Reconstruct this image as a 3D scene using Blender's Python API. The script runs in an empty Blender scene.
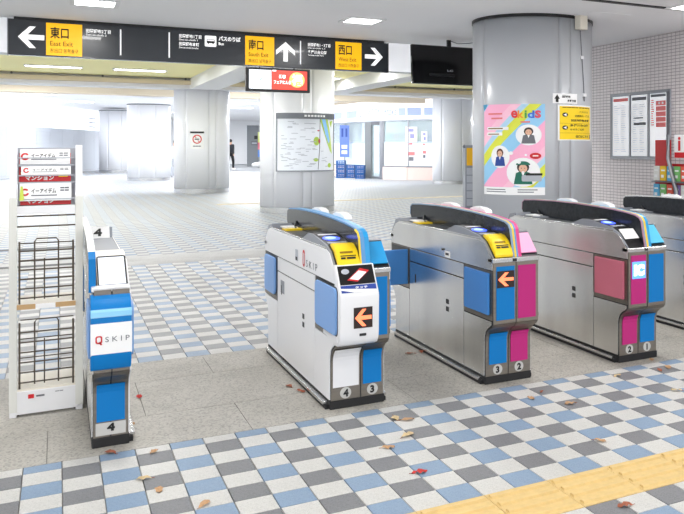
import bpy, bmesh, math, random
from mathutils import Vector, Matrix
random.seed(4)
S = bpy.context.scene
COL = S.collection
PI = math.pi

# ------------------------------------------------------------------ camera
CX, FP, HZ, CH = 532.2, 819.4, 146.8, 1.435          # principal column, focal (px), horizon row, eye height
CAMX, CAMY, TH = -1.518, -3.019, math.radians(30.09)
cd = bpy.data.cameras.new('camera')
cam = bpy.data.objects.new('camera', cd); COL.objects.link(cam)
cam.location = (CAMX, CAMY, CH)
cam.rotation_euler = (PI / 2, 0, -TH)
cd.sensor_width = 36.0
cd.lens = FP * 36.0 / 684.0
cd.shift_x = -(CX - 342.0) / 684.0
cd.shift_y = -(257.0 - HZ) / 684.0
cd.clip_end = 300
S.camera = cam

# ------------------------------------------------------------------ world and exposure
W = bpy.data.worlds.new('world'); S.world = W
W.use_nodes = True
bg = W.node_tree.nodes['Background']
bg.inputs[0].default_value = (0.93, 0.96, 1.0, 1)
bg.inputs[1].default_value = 1.7
S.view_settings.view_transform = 'Standard'
S.view_settings.look = 'None'
S.view_settings.exposure = 0.29
S.view_settings.gamma = 1.0
S.view_settings.use_curve_mapping = False

NEAR_W = 19.0        # watts of a downlight over the gates
BAY_W = 29.0         # watts of a flat light in the yellow bay
FAR_W = 225.0        # watts of a fluorescent panel in the concourse

# ------------------------------------------------------------------ pixel helpers (a pixel is only a direction)
FW = (math.sin(TH), math.cos(TH)); RT = (math.cos(TH), -math.sin(TH))
def fl(x, y, z=0.0):
    d = FP * (CH - z) / (y - HZ); k = (x - CX) / FP * d
    return (CAMX + d * FW[0] + k * RT[0], CAMY + d * FW[1] + k * RT[1])
def at_depth(x, d):
    k = (x - CX) / FP * d
    return (CAMX + d * FW[0] + k * RT[0], CAMY + d * FW[1] + k * RT[1])
def pY(x, y, Y):
    dx = FW[0] + (x - CX) / FP * RT[0]; dy = FW[1] + (x - CX) / FP * RT[1]
    t = (Y - CAMY) / dy
    return (CAMX + t * dx, CH - (y - HZ) / FP * t)
def pX(x, y, X):
    dx = FW[0] + (x - CX) / FP * RT[0]; dy = FW[1] + (x - CX) / FP * RT[1]
    t = (X - CAMX) / dx
    return (CAMY + t * dy, CH - (y - HZ) / FP * t)
def pcyl(x, y, c, R):
    dx = FW[0] + (x - CX) / FP * RT[0]; dy = FW[1] + (x - CX) / FP * RT[1]
    ox, oy = CAMX - c[0], CAMY - c[1]
    a = dx * dx + dy * dy; b = 2 * (ox * dx + oy * dy); q = ox * ox + oy * oy - R * R
    t = (-b - math.sqrt(max(0.0, b * b - 4 * a * q))) / (2 * a)
    return math.atan2(oy + t * dy, ox + t * dx), CH - (y - HZ) / FP * t

# ------------------------------------------------------------------ materials
def lin(c):
    def f(v):
        v /= 255.0
        return v / 12.92 if v <= 0.04045 else ((v + 0.055) / 1.055) ** 2.4
    return (f(c[0]), f(c[1]), f(c[2]), 1)
MATS = {}
def mat(name, rgb, rough=0.5, metal=0.0, emit=0.0, noise=0.0, nscale=20.0, bump=0.0, coat=0.0, alpha=1.0, stretch=None, spec=None):
    if name in MATS: return MATS[name]
    m = bpy.data.materials.new(name); m.use_nodes = True
    nt = m.node_tree; p = nt.nodes['Principled BSDF']
    p.inputs['Base Color'].default_value = lin(rgb)
    p.inputs['Roughness'].default_value = rough
    p.inputs['Metallic'].default_value = metal
    p.inputs['Coat Weight'].default_value = coat
    p.inputs['Alpha'].default_value = alpha
    if spec is not None: p.inputs['Specular IOR Level'].default_value = spec
    if emit:
        p.inputs['Emission Color'].default_value = lin(rgb)
        p.inputs['Emission Strength'].default_value = emit
    if noise or bump:
        tc = nt.nodes.new('ShaderNodeTexCoord'); n = nt.nodes.new('ShaderNodeTexNoise')
        mp = nt.nodes.new('ShaderNodeMapping')
        nt.links.new(tc.outputs['Object'], mp.inputs[0]); nt.links.new(mp.outputs[0], n.inputs['Vector'])
        if stretch: mp.inputs['Scale'].default_value = stretch
        n.inputs['Scale'].default_value = nscale; n.inputs['Detail'].default_value = 6
        if noise:
            r = nt.nodes.new('ShaderNodeValToRGB'); c = lin(rgb)
            r.color_ramp.elements[0].position = 0.3; r.color_ramp.elements[1].position = 0.7
            r.color_ramp.elements[0].color = tuple(v * (1 - noise) for v in c[:3]) + (1,)
            r.color_ramp.elements[1].color = tuple(min(1, v * (1 + noise)) for v in c[:3]) + (1,)
            nt.links.new(n.outputs['Fac'], r.inputs[0]); nt.links.new(r.outputs[0], p.inputs['Base Color'])
        if bump:
            b = nt.nodes.new('ShaderNodeBump'); b.inputs['Strength'].default_value = bump
            b.inputs['Distance'].default_value = 0.01
            nt.links.new(n.outputs['Fac'], b.inputs['Height']); nt.links.new(b.outputs[0], p.inputs['Normal'])
    MATS[name] = m
    return m

def tile_checker_material(name):
    """blue / grey / white 15 cm tiles as a surface pattern, for the far floor"""
    m = bpy.data.materials.new(name); m.use_nodes = True
    nt = m.node_tree; p = nt.nodes['Principled BSDF']; N = nt.nodes.new; L = nt.links.new
    tc = N('ShaderNodeTexCoord'); sep = N('ShaderNodeSeparateXYZ'); L(tc.outputs['Object'], sep.inputs[0])
    def math_(op, a, b=None):
        n = N('ShaderNodeMath'); n.operation = op
        for i, v in enumerate((a, b)):
            if v is None: continue
            if isinstance(v, (int, float)): n.inputs[i].default_value = v
            else: L(v, n.inputs[i])
        return n.outputs[0]
    u = math_('DIVIDE', sep.outputs[0], 0.15); v = math_('DIVIDE', sep.outputs[1], 0.15)
    iu = math_('FLOOR', u); iv = math_('FLOOR', v)
    par = math_('FLOORED_MODULO', math_('ADD', iu, iv), 2.0)
    col = math_('FLOORED_MODULO', iu, 2.0)
    mx = N('ShaderNodeMix'); mx.data_type = 'RGBA'; L(col, mx.inputs[0])
    mx.inputs[6].default_value = lin((122, 124, 127)); mx.inputs[7].default_value = lin((116, 131, 150))
    m2 = N('ShaderNodeMix'); m2.data_type = 'RGBA'; L(par, m2.inputs[0])
    m2.inputs[6].default_value = lin((168, 168, 166)); L(mx.outputs[2], m2.inputs[7])
    fu = math_('FRACT', u); fv = math_('FRACT', v)
    g = math_('MINIMUM', math_('MINIMUM', fu, math_('SUBTRACT', 1.0, fu)), math_('MINIMUM', fv, math_('SUBTRACT', 1.0, fv)))
    gr = math_('LESS_THAN', g, 0.025)
    m3 = N('ShaderNodeMix'); m3.data_type = 'RGBA'; L(gr, m3.inputs[0])
    L(m2.outputs[2], m3.inputs[6]); m3.inputs[7].default_value = lin((128, 127, 125))
    L(m3.outputs[2], p.inputs['Base Color']); p.inputs['Roughness'].default_value = 0.55
    return m

def brick_material(name, c1, c2, cm, w, h, mortar=0.004):
    m = bpy.data.materials.new(name); m.use_nodes = True
    nt = m.node_tree; p = nt.nodes['Principled BSDF']; N = nt.nodes.new; L = nt.links.new
    tc = N('ShaderNodeTexCoord'); sep = N('ShaderNodeSeparateXYZ'); cmb = N('ShaderNodeCombineXYZ')
    L(tc.outputs['Object'], sep.inputs[0]); L(sep.outputs[1], cmb.inputs[0]); L(sep.outputs[2], cmb.inputs[1])
    b = N('ShaderNodeTexBrick'); b.offset = 0.0
    L(cmb.outputs[0], b.inputs['Vector'])
    b.inputs['Color1'].default_value = lin(c1); b.inputs['Color2'].default_value = lin(c2); b.inputs['Mortar'].default_value = lin(cm)
    b.inputs['Scale'].default_value = 1.0; b.inputs['Brick Width'].default_value = w; b.inputs['Row Height'].default_value = h
    b.inputs['Mortar Size'].default_value = mortar; b.inputs['Mortar Smooth'].default_value = 0.1
    L(b.outputs['Color'], p.inputs['Base Color']); p.inputs['Roughness'].default_value = 0.25
    bp = N('ShaderNodeBump'); bp.inputs['Strength'].default_value = 0.6; bp.inputs['Distance'].default_value = 0.004; bp.invert = True
    L(b.outputs['Fac'], bp.inputs['Height']); L(bp.outputs[0], p.inputs['Normal'])
    return m

def terrazzo(name, base, spot, scale=160, rough=0.55):
    m = bpy.data.materials.new(name); m.use_nodes = True
    nt = m.node_tree; p = nt.nodes['Principled BSDF']; N = nt.nodes.new; L = nt.links.new
    tc = N('ShaderNodeTexCoord'); n = N('ShaderNodeTexVoronoi'); n.inputs['Scale'].default_value = scale
    L(tc.outputs['Object'], n.inputs['Vector'])
    r = N('ShaderNodeValToRGB'); e = r.color_ramp.elements
    e[0].position = 0.0; e[0].color = lin(spot); e[1].position = 0.55; e[1].color = lin(base)
    n2 = N('ShaderNodeTexNoise'); n2.inputs['Scale'].default_value = 3.0; n2.inputs['Detail'].default_value = 8
    L(tc.outputs['Object'], n2.inputs['Vector'])
    L(n.outputs['Color'], r.inputs[0])
    mx = N('ShaderNodeMix'); mx.data_type = 'RGBA'; mx.blend_type = 'MULTIPLY'; mx.inputs[0].default_value = 0.45
    r2 = N('ShaderNodeValToRGB'); r2.color_ramp.elements[0].color = (0.6, 0.59, 0.57, 1); r2.color_ramp.elements[0].position = 0.3
    r2.color_ramp.elements[1].position = 0.65
    L(n2.outputs['Fac'], r2.inputs[0]); L(r.outputs[0], mx.inputs[6]); L(r2.outputs[0], mx.inputs[7])
    L(mx.outputs[2], p.inputs['Base Color']); p.inputs['Roughness'].default_value = rough
    return m

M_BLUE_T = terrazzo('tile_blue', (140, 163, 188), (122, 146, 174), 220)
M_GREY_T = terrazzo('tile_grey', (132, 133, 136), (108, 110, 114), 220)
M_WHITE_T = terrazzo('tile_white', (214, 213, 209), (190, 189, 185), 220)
M_BLUE_B = terrazzo('tile_blue_overlit', (160, 177, 197), (146, 162, 184), 220)  # paler tile copies: overexposure behind the gates put into the colours
M_GREY_B = terrazzo('tile_grey_overlit', (160, 161, 162), (148, 148, 150), 220)
M_WHITE_B = terrazzo('tile_white_overlit', (212, 211, 208), (198, 197, 194), 220)
M_SLAB = terrazzo('granite_slab', (186, 182, 173), (140, 137, 131), 110)
M_GROUT = mat('grout', (150, 147, 142), 0.9, noise=0.1, nscale=8)
M_YEL_T = mat('tactile_yellow', (216, 186, 124), 0.6, noise=0.06, nscale=30)
M_FAR_T = tile_checker_material('far_tiles')
M_DBAND = terrazzo('dark_band', (168, 167, 165), (145, 144, 142), 90)
M_STEEL = mat('stainless_steel', (224, 223, 221), 0.26, 1.0, noise=0.16, nscale=2.2, stretch=(1, 1, 0.25))
M_STEEL_W = mat('stainless_polished', (205, 205, 205), 0.24, 1.0, noise=0.04, nscale=3)
M_STEEL_F = mat('stainless_front', (138, 131, 122), 0.42, 1.0, noise=0.08, nscale=9, stretch=(1, 1, 6))
M_DARK = mat('seam_dark', (38, 38, 40), 0.6)
M_BLACK = mat('black_plastic', (18, 18, 20), 0.35)
M_BLACKG = mat('black_gloss', (10, 10, 12), 0.08, coat=0.4)
M_RUBBER = mat('black_rubber', (28, 28, 30), 0.7)
M_WHITE = mat('white_paint', (232, 232, 234), 0.3, coat=0.2)
M_WHITE_M = mat('white_matte', (236, 236, 236), 0.75)
M_PAPER = mat('paper_white', (245, 245, 245), 0.8)
M_BLUEP = mat('panel_blue', (0, 118, 190), 0.5, spec=.25)
M_PINKP = mat('panel_pink', (186, 42, 120), 0.5, spec=.25)
M_FLAPB = mat('flap_blue', (122, 165, 222), 0.45)
M_FLAPD = mat('flap_deep_blue', (58, 128, 200), 0.45)
M_FLAPP = mat('flap_rose', (196, 104, 124), 0.45)
M_FIN = mat('smoked_fin', (40, 43, 48), 0.16, spec=.2, noise=.25, nscale=40)
M_LPINK = mat('cover_pink', (246, 166, 206), 0.4)
M_LBLUE = mat('cover_light_blue', (84, 190, 232), 0.4)
M_CBLUE = mat('cover_blue', (26, 150, 212), 0.35)
M_YEL = mat('slot_yellow', (250, 214, 30), 0.4)
M_SBLUE = mat('stripe_blue', (90, 150, 205), 0.4)
M_SYEL = mat('stripe_yellow', (240, 205, 50), 0.4)
M_SGREY = mat('stripe_grey', (130, 155, 185), 0.4)
M_SPINK = mat('stripe_pink', (222, 62, 134), 0.4)
M_GREYP = mat('grey_plastic', (138, 142, 150), 0.4)
M_RLIGHT = mat('reader_light_blue', (70, 96, 255), 0.3, emit=1.6)
M_ARROW = mat('arrow_led', (255, 120, 80), 0.4, emit=1.4)
M_IC = mat('ic_screen', (90, 150, 255), 0.3, emit=1.1)
M_ICW = mat('ic_white', (255, 255, 255), 0.3, emit=1.6)
M_SCREENW = mat('screen_white', (235, 240, 250), 0.1, emit=0.35)
M_PILLAR = mat('pillar_grey', (188, 191, 196), 0.3, coat=0.1)
M_PILLARW = mat('pillar_white', (240, 241, 245), 0.3, coat=0.1)
M_CEIL = mat('ceiling_grey_white', (246, 246, 247), 0.8, noise=0.02, nscale=0.6)
M_CEILY = mat('ceiling_yellow', (255, 246, 184), 0.8)
M_CEILF = mat('ceiling_far_white', (250, 250, 252), 0.8)
M_BEAM = mat('beam_white', (236, 236, 238), 0.8)
M_BEAMB = mat('beam_beige', (222, 208, 184), 0.8)
M_SIGN = mat('sign_charcoal', (52, 56, 62), 0.25, coat=0.2)
M_SIGNY = mat('sign_yellow', (255, 196, 0), 0.4, emit=0.4)
M_SIGNW = mat('sign_white', (250, 250, 250), 0.4, emit=0.5)
M_INK = mat('ink_black', (25, 24, 24), 0.6)
M_INKB = mat('ink_brown', (128, 92, 0), 0.6)
M_INKG = mat('ink_grey', (110, 112, 118), 0.7)
M_INKL = mat('ink_light', (178, 182, 190), 0.7)
M_RED = mat('red', (206, 28, 36), 0.45)
M_REDL = mat('light_red', (232, 120, 120), 0.5)
M_LAMP = mat('lamp_panel', (255, 255, 255), 0.5, emit=9.0)
M_LAMPF = mat('lamp_panel_far', (255, 255, 255), 0.5, emit=14.0)
M_WALLW = mat('wall_white', (245, 246, 248), 0.8)
M_HOARD = mat('hoarding_grey', (184, 189, 197), 0.5)
M_LEAF = [mat('leaf_%s' % n, c, 0.8, noise=0.25, nscale=60) for n, c in (('tan', (188, 148, 108)), ('brown', (160, 92, 66)), ('red', (190, 50, 44)), ('pale', (206, 182, 138)))]
M_WIRE = mat('wire_brown', (84, 74, 62), 0.5, 0.3)
M_CREAM = mat('shelf_cream', (232, 226, 212), 0.5)
M_TAPE = mat('tape_brown', (196, 160, 112), 0.6)
M_GLASS = mat('shop_glass', (206, 226, 230), 0.12, alpha=0.35)
M_FROST = mat('frosted_film', (226, 238, 242), 0.5)
M_ALU = mat('aluminium', (150, 152, 156), 0.4, 0.8)
M_GLYPHB = mat('sign_blue', (150, 164, 236), 0.4, emit=0.5)
M_SALMON = mat('salmon_stone', (220, 196, 188), 0.6, noise=0.05, nscale=30)
M_SKIN = mat('skin', (226, 180, 152), 0.6)
M_NAVY = mat('navy', (40, 70, 150), 0.6)
M_HAIR = mat('hair_dark', (44, 34, 34), 0.6)
M_COAT = mat('coat_dark', (48, 50, 56), 0.85)
M_TROUS = mat('trousers_black', (24, 24, 28), 0.85)
M_GREEN = mat('print_green', (24, 108, 88), 0.6)

# ------------------------------------------------------------------ mesh helpers
class MB:
    def __init__(self): self.v = []; self.f = []; self.mi = []
    def add(self, vs, fs, mi=0):
        o = len(self.v); self.v += [tuple(p) for p in vs]
        self.f += [tuple(o + i for i in q) for q in fs]; self.mi += [mi] * len(fs); return self
    def box(self, x0, x1, y0, y1, z0, z1, mi=0, b=0.0):
        if b > 0:
            bm = bmesh.new(); bmesh.ops.create_cube(bm, size=1.0)
            for p in bm.verts:
                p.co = Vector(((x0 + x1) / 2 + p.co.x * (x1 - x0), (y0 + y1) / 2 + p.co.y * (y1 - y0), (z0 + z1) / 2 + p.co.z * (z1 - z0)))
            bmesh.ops.bevel(bm, geom=bm.edges[:], offset=b, segments=2, affect='EDGES', profile=0.5)
            return self.bm(bm, mi)
        vs = [(x, y, z) for x in (x0, x1) for y in (y0, y1) for z in (z0, z1)]
        return self.add(vs, [(0, 1, 3, 2), (4, 6, 7, 5), (0, 4, 5, 1), (2, 3, 7, 6), (0, 2, 6, 4), (1, 5, 7, 3)], mi)
    def bm(self, bm, mi=0):
        bm.verts.ensure_lookup_table(); bm.verts.index_update()
        self.add([p.co[:] for p in bm.verts], [tuple(q.index for q in f.verts) for f in bm.faces], mi); bm.free(); return self
    def prism(self, poly, axis, a0, a1, mi=0, bevel=0.0):
        """poly: 2D points; axis 'x': (y,z) swept along x, 'y': (x,z), 'z': (x,y)"""
        n = len(poly)
        def mk(p, a): return (a, p[0], p[1]) if axis == 'x' else ((p[0], a, p[1]) if axis == 'y' else (p[0], p[1], a))
        vs = [mk(p, a0) for p in poly] + [mk(p, a1) for p in poly]
        fs = [tuple(range(n))[::-1], tuple(range(n, 2 * n))] + [(i, (i + 1) % n, n + (i + 1) % n, n + i) for i in range(n)]
        bm = bmesh.new(); bv = [bm.verts.new(v) for v in vs]
        for f in fs:
            try: bm.faces.new([bv[i] for i in f])
            except ValueError: pass
        bmesh.ops.recalc_face_normals(bm, faces=bm.faces[:])
        if bevel:
            es = [e for e in bm.edges if len(e.link_faces) == 2 and e.calc_face_angle(0) > 0.6]
            bmesh.ops.bevel(bm, geom=es, offset=bevel, segments=2, affect='EDGES', profile=0.5)
        return self.bm(bm, mi)
    def ribbon(self, path, t, axis, a0, a1, mi=0):
        """band of thickness t along a 2D path (offset to the left of travel), swept a0..a1"""
        off = []
        for i, p in enumerate(path):
            q0 = path[max(0, i - 1)]; q1 = path[min(len(path) - 1, i + 1)]
            dx, dy = q1[0] - q0[0], q1[1] - q0[1]; l = math.hypot(dx, dy) or 1
            off.append((p[0] - dy / l * t, p[1] + dx / l * t))
        for i in range(len(path) - 1):
            self.prism([path[i], path[i + 1], off[i + 1], off[i]], axis, a0, a1, mi)
        return self
    def cyl(self, c, r, h, axis='z', n=16, mi=0, r2=None):
        r2 = r if r2 is None else r2
        def mk(a, rr, t):
            u, w = rr * math.cos(a), rr * math.sin(a)
            if axis == 'z': return (c[0] + u, c[1] + w, c[2] + t)
            if axis == 'y': return (c[0] + u, c[1] + t, c[2] + w)
            return (c[0] + t, c[1] + u, c[2] + w)
        vs = [mk(2 * PI * i / n, r, 0) for i in range(n)] + [mk(2 * PI * i / n, r2, h) for i in range(n)]
        fs = [tuple(range(n)), tuple(range(n, 2 * n))] + [(i, (i + 1) % n, n + (i + 1) % n, n + i) for i in range(n)]
        return self.add(vs, fs, mi)
    def tube(self, pts, r, n=6, mi=0, closed=False):
        pts = [Vector(p) for p in pts]; rings = []
        m = len(pts)
        for i, p in enumerate(pts):
            if closed: d = pts[(i + 1) % m] - pts[i - 1]
            else: d = pts[min(m - 1, i + 1)] - pts[max(0, i - 1)]
            d.normalize(); a = d.cross(Vector((0.13, 0.37, 0.92)))
            if a.length < 0.2: a = d.cross(Vector((1, 0, 0)))
            a.normalize(); b = d.cross(a)
            rings.append([p + r * (math.cos(2 * PI * k / n) * a + math.sin(2 * PI * k / n) * b) for k in range(n)])
        vs = [q for g in rings for q in g]; fs = []
        for i in range(m if closed else m - 1):
            j = (i + 1) % m
            for k in range(n): fs.append((i * n + k, i * n + (k + 1) % n, j * n + (k + 1) % n, j * n + k))
        if not closed: fs += [tuple(range(n)), tuple(range((m - 1) * n, m * n))]
        return self.add(vs, fs, mi)
    def sphere(self, c, r, n=10, mi=0):
        bm = bmesh.new(); bmesh.ops.create_uvsphere(bm, u_segments=n, v_segments=max(6, n // 2 + 2), radius=1)
        rr = r if isinstance(r, (tuple, list)) else (r, r, r)
        for p in bm.verts: p.co = Vector((c[0] + p.co.x * rr[0], c[1] + p.co.y * rr[1], c[2] + p.co.z * rr[2]))
        return self.bm(bm, mi)
    def build(self, name, mats, parent=None, smooth=0.0, off=(0, 0, 0)):
        me = bpy.data.meshes.new(name)
        me.from_pydata([(p[0] - off[0], p[1] - off[1], p[2] - off[2]) for p in self.v], [], self.f)
        for m in (mats if isinstance(mats, (list, tuple)) else [mats]): me.materials.append(m)
        if any(self.mi): me.polygons.foreach_set('material_index', self.mi)
        bm = bmesh.new(); bm.from_mesh(me); bmesh.ops.recalc_face_normals(bm, faces=bm.faces[:])
        if smooth:
            for f in bm.faces: f.smooth = True
            for e in bm.edges:
                if len(e.link_faces) == 2 and e.calc_face_angle(0) > smooth: e.smooth = False
        bm.to_mesh(me); bm.free(); me.update()
        o = bpy.data.objects.new(name, me); COL.objects.link(o)
        if parent: o.parent = parent
        return o

def tag(o, label=None, cat=None, group=None, kind=None):
    if label: o['label'] = label
    if cat: o['category'] = cat
    if group: o['group'] = group
    if kind: o['kind'] = kind
    return o
def thing(name, label, cat, loc=(0, 0, 0), rz=0, group=None, kind=None):
    o = bpy.data.objects.new(name, None); COL.objects.link(o)
    o.empty_display_size = 0.05; o.location = loc; o.rotation_euler = (0, 0, rz)
    return tag(o, label, cat, group, kind)

TXT = {}
def text_mesh(body, bold=0.0):
    k = (body, bold)
    if k not in TXT:
        c = bpy.data.curves.new('lettering', 'FONT'); c.body = body; c.offset = bold; c.resolution_u = 3
        o = bpy.data.objects.new('lettering', c); COL.objects.link(o)
        bpy.context.view_layer.update()
        me = bpy.data.meshes.new_from_object(o)
        vs = [v.co[:2] for v in me.vertices]; fs = [tuple(p.vertices) for p in me.polygons]
        bpy.data.objects.remove(o); bpy.data.curves.remove(c); bpy.data.meshes.remove(me)
        x0 = min(v[0] for v in vs); x1 = max(v[0] for v in vs); y0 = min(v[1] for v in vs); y1 = max(v[1] for v in vs)
        TXT[k] = ([((v[0] - x0) / (x1 - x0), (v[1] - y0) / (y1 - y0)) for v in vs], fs, (x1 - x0) / (y1 - y0))
    return TXT[k]
def text(body, parent, m, fn, x0, y0, w, h, name='lettering', bold=0.01):
    """lettering filling the box x0,y0,w,h of a 2D chart; fn maps chart points to 3D"""
    vs, fs, asp = text_mesh(body, bold)
    if h is None: h = w / asp
    if w is None: w = h * asp
    b = MB(); b.add([fn(x0 + u * w, y0 + v * h) for u, v in vs], fs)
    return b.build(name, m, parent)
def plane_chart(o, r, u, n, off=0.0):
    o = Vector(o) + Vector(n) * off; r = Vector(r); u = Vector(u)
    return lambda s, t: tuple(o + r * s + u * t)
def slices(poly, ds):
    """cut a polygon by vertical lines every ds so it can follow a curved sheet"""
    def clip(pl, x, keep):
        out = []
        for i in range(len(pl)):
            a, b = pl[i - 1], pl[i]
            ia, ib = (a[0] - x) * keep >= 0, (b[0] - x) * keep >= 0
            if ia != ib:
                t = (x - a[0]) / (b[0] - a[0]); out.append((x, a[1] + t * (b[1] - a[1])))
            if ib: out.append(b)
        return out
    x0, x1 = min(p[0] for p in poly), max(p[0] for p in poly); res = []
    n = max(1, math.ceil((x1 - x0) / ds))
    for i in range(n):
        q = clip(clip(poly, x0 + (x1 - x0) * i / n, 1), x0 + (x1 - x0) * (i + 1) / n, -1)
        if len(q) >= 3: res.append(q)
    return res
def curve(fn, ds=.05):
    fn.ds = ds; return fn
def poly_chart(pts, fn, parent, m, name):
    b = MB()
    for q in (slices(pts, fn.ds) if hasattr(fn, 'ds') else [pts]): b.add([fn(*p) for p in q], [tuple(range(len(q)))])
    return b.build(name, m, parent)
def ell(cx, cy, rx, ry, n=20, a0=0.0, a1=2 * PI):
    k = n if abs(a1 - a0 - 2 * PI) < 1e-6 else n + 1
    return [(cx + rx * math.cos(a0 + (a1 - a0) * i / n), cy + ry * math.sin(a0 + (a1 - a0) * i / n)) for i in range(k)]
def rect(x0, y0, x1, y1): return [(x0, y0), (x1, y0), (x1, y1), (x0, y1)]
def rrect(x0, y0, x1, y1, r, n=4):
    p = []
    for cx, cy, a in ((x1 - r, y0 + r, -PI / 2), (x1 - r, y1 - r, 0), (x0 + r, y1 - r, PI / 2), (x0 + r, y0 + r, PI)):
        p += [(cx + r * math.cos(a + PI / 2 * i / n), cy + r * math.sin(a + PI / 2 * i / n)) for i in range(n + 1)]
    return p
ARROW_L = [(0, .5), (.44, .98), (.68, .98), (.36, .61), (1, .61), (1, .39), (.36, .39), (.68, .02), (.44, .02)]
def multi(polys, fn, parent, m, name):
    b = MB()
    for p in polys:
        for sl in (slices(p, fn.ds) if hasattr(fn, 'ds') else [p]): b.add([fn(*q) for q in sl], [tuple(range(len(sl)))])
    o = b.build(name, m, parent)
    if len(polys) > 1: o['kind'] = 'stuff'
    return o
def lines_print(x0, y0, x1, y1, rows, frac=0.5, jag=0.3, seg=1):
    """rows of illegible small print as thin bars"""
    out = []; dh = (y1 - y0) / rows
    for i in range(rows):
        for s in range(seg):
            a = x0 + (x1 - x0) * s / seg; b = x0 + (x1 - x0) * (s + 1) / seg - (x1 - x0) * 0.06 / seg
            e = b - (b - a) * jag * random.random(); yy = y1 - dh * (i + 0.5)
            out.append(rect(a, yy - dh * frac / 2, e, yy + dh * frac / 2))
    return out

# ================================================================== FLOOR
EDGE0, EDGE1 = 1.29, 2.95          # granite band under the gates
BAND0, BAND1 = 7.9, 8.9
floor = MB().box(-30, 30, -10, 90, -0.12, -0.008).build('floor', M_GROUT); tag(floor, 'checkered station concourse floor of blue, grey and white tiles', 'floor', kind='structure')
def far_slab(y0, y1, m, nm):
    o = MB().box(-30, 30, y0, y1, -0.008, 0.0).build(nm, m, floor); o['kind'] = 'stuff'
    return o
far_slab(BAND1, 90, M_FAR_T, 'tile_surface')
T = 0.15; G = 0.0022
def tile_mesh(nm, sx, sy, m):
    b = MB(); c = 0.0015
    x0, x1, y0, y1 = G / 2, sx - G / 2, G / 2, sy - G / 2
    vs = [(x0, y0, -.008), (x1, y0, -.008), (x1, y1, -.008), (x0, y1, -.008),
          (x0 + c, y0 + c, 0), (x1 - c, y0 + c, 0), (x1 - c, y1 - c, 0), (x0 + c, y1 - c, 0)]
    b.add(vs, [(4, 5, 6, 7), (0, 1, 5, 4), (1, 2, 6, 5), (2, 3, 7, 6), (3, 0, 4, 7)])
    me = bpy.data.meshes.new(nm); me.from_pydata(b.v, [], b.f); me.materials.append(m); return me
def px_of(X, Y, Z=0.0):
    dx, dy = X - CAMX, Y - CAMY; d = dx * FW[0] + dy * FW[1]
    if d < 0.3: return (-999, 9999, d)
    return (CX + FP * (dx * RT[0] + dy * RT[1]) / d, HZ + FP * (CH - Z) / d, d)
TM = {'b': M_BLUE_T, 'g': M_GREY_T, 'w': M_WHITE_T}
meshes = {(k, s): tile_mesh('tile', T, sy, m) for k, m in TM.items() for s, sy in ((0, T), (1, EDGE0 - 8 * T))}
front = []
for i in range(-22, 34):
    for j in range(-14, 9):
        if j in (-1, -2): continue
        x, y = i * T, j * T
        k = 'w' if (i + j) % 2 == 0 else ('b' if i % 2 else 'g')
        p = px_of(x + T / 2, y + T / 2)
        vis = -15 < p[0] < 700 and p[1] < 530
        front.append((0 if vis else 1, p[2], x, y, k, 1 if j == 8 else 0))
front.sort()
stuff = MB()
for n, (a, d, x, y, k, s) in enumerate(front):
    if n < 300:
        o = bpy.data.objects.new('tile', meshes[(k, s)]); COL.objects.link(o); o.parent = floor; o.location = (x, y, 0)
    else:
        me = meshes[(k, s)]
        stuff.add([(v.co.x + x, v.co.y + y, v.co.z) for v in me.vertices], [tuple(f.vertices) for f in me.polygons], 'bgw'.index(k))
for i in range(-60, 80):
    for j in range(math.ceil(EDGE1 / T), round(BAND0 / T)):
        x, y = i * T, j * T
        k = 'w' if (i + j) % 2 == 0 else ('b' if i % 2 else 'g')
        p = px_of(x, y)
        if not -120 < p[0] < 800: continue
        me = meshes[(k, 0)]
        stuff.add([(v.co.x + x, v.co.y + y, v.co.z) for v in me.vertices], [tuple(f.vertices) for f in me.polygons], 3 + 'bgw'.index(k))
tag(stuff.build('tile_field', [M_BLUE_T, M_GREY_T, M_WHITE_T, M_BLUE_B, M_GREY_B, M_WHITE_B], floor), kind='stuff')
far_slab(EDGE1, math.ceil(EDGE1 / T) * T, M_SLAB, 'edge_strip')
far_slab(round(BAND0 / T) * T, BAND1, M_DBAND, 'drain_band')
for ya, yb in ((8.42, 8.58), (10.35, 10.55)):
    MB().box(-6.0, -1.12, ya, yb, -.002, .003).build('drain_grate', M_DARK, floor)
# granite slabs under the gates
ys = [EDGE0, 1.79, 2.50, EDGE1]
for r in range(3):
    x = -4.26 + (0.45 if r == 1 else 0.0)
    while x < 6.2:
        MB().box(x + .0015, x + .9 - .0015, ys[r] + .0015, ys[r + 1] - .0015, -.008, 0.0).build('slab', M_SLAB, floor)
        x += 0.9
# yellow guiding blocks with raised bars
tb = MB()
tb.box(.0015, .2985, .0015, .2985, -.008, .001)
for q in range(4):
    yy = .0375 + q * .075
    tb.prism([(yy - .016, .001), (yy - .011, .010), (yy + .011, .010), (yy + .016, .001)], 'x', .012, .288)
ty = tb.build('guiding_block', M_YEL_T, floor); ty.location = (-4.2, -.3, 0)
for q in range(1, 30):
    o = ty.copy(); COL.objects.link(o); o.location = (-4.2 + q * .3, -.3, 0)
far_block = tb.build('guiding_block', mat('tactile_pale', (198, 188, 168), .6), floor); far_block.location = (1.9, 18.3, .002)  # far blocks in a paler yellow than the near ones
for Y0, xa, xb in ((18.3, 2.2, 13.0), (33.0, 3.6, 14.0)):
    x = xa
    while x < xb:
        o = far_block.copy(); COL.objects.link(o); o.location = (x, Y0, .002); x += .3

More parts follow.
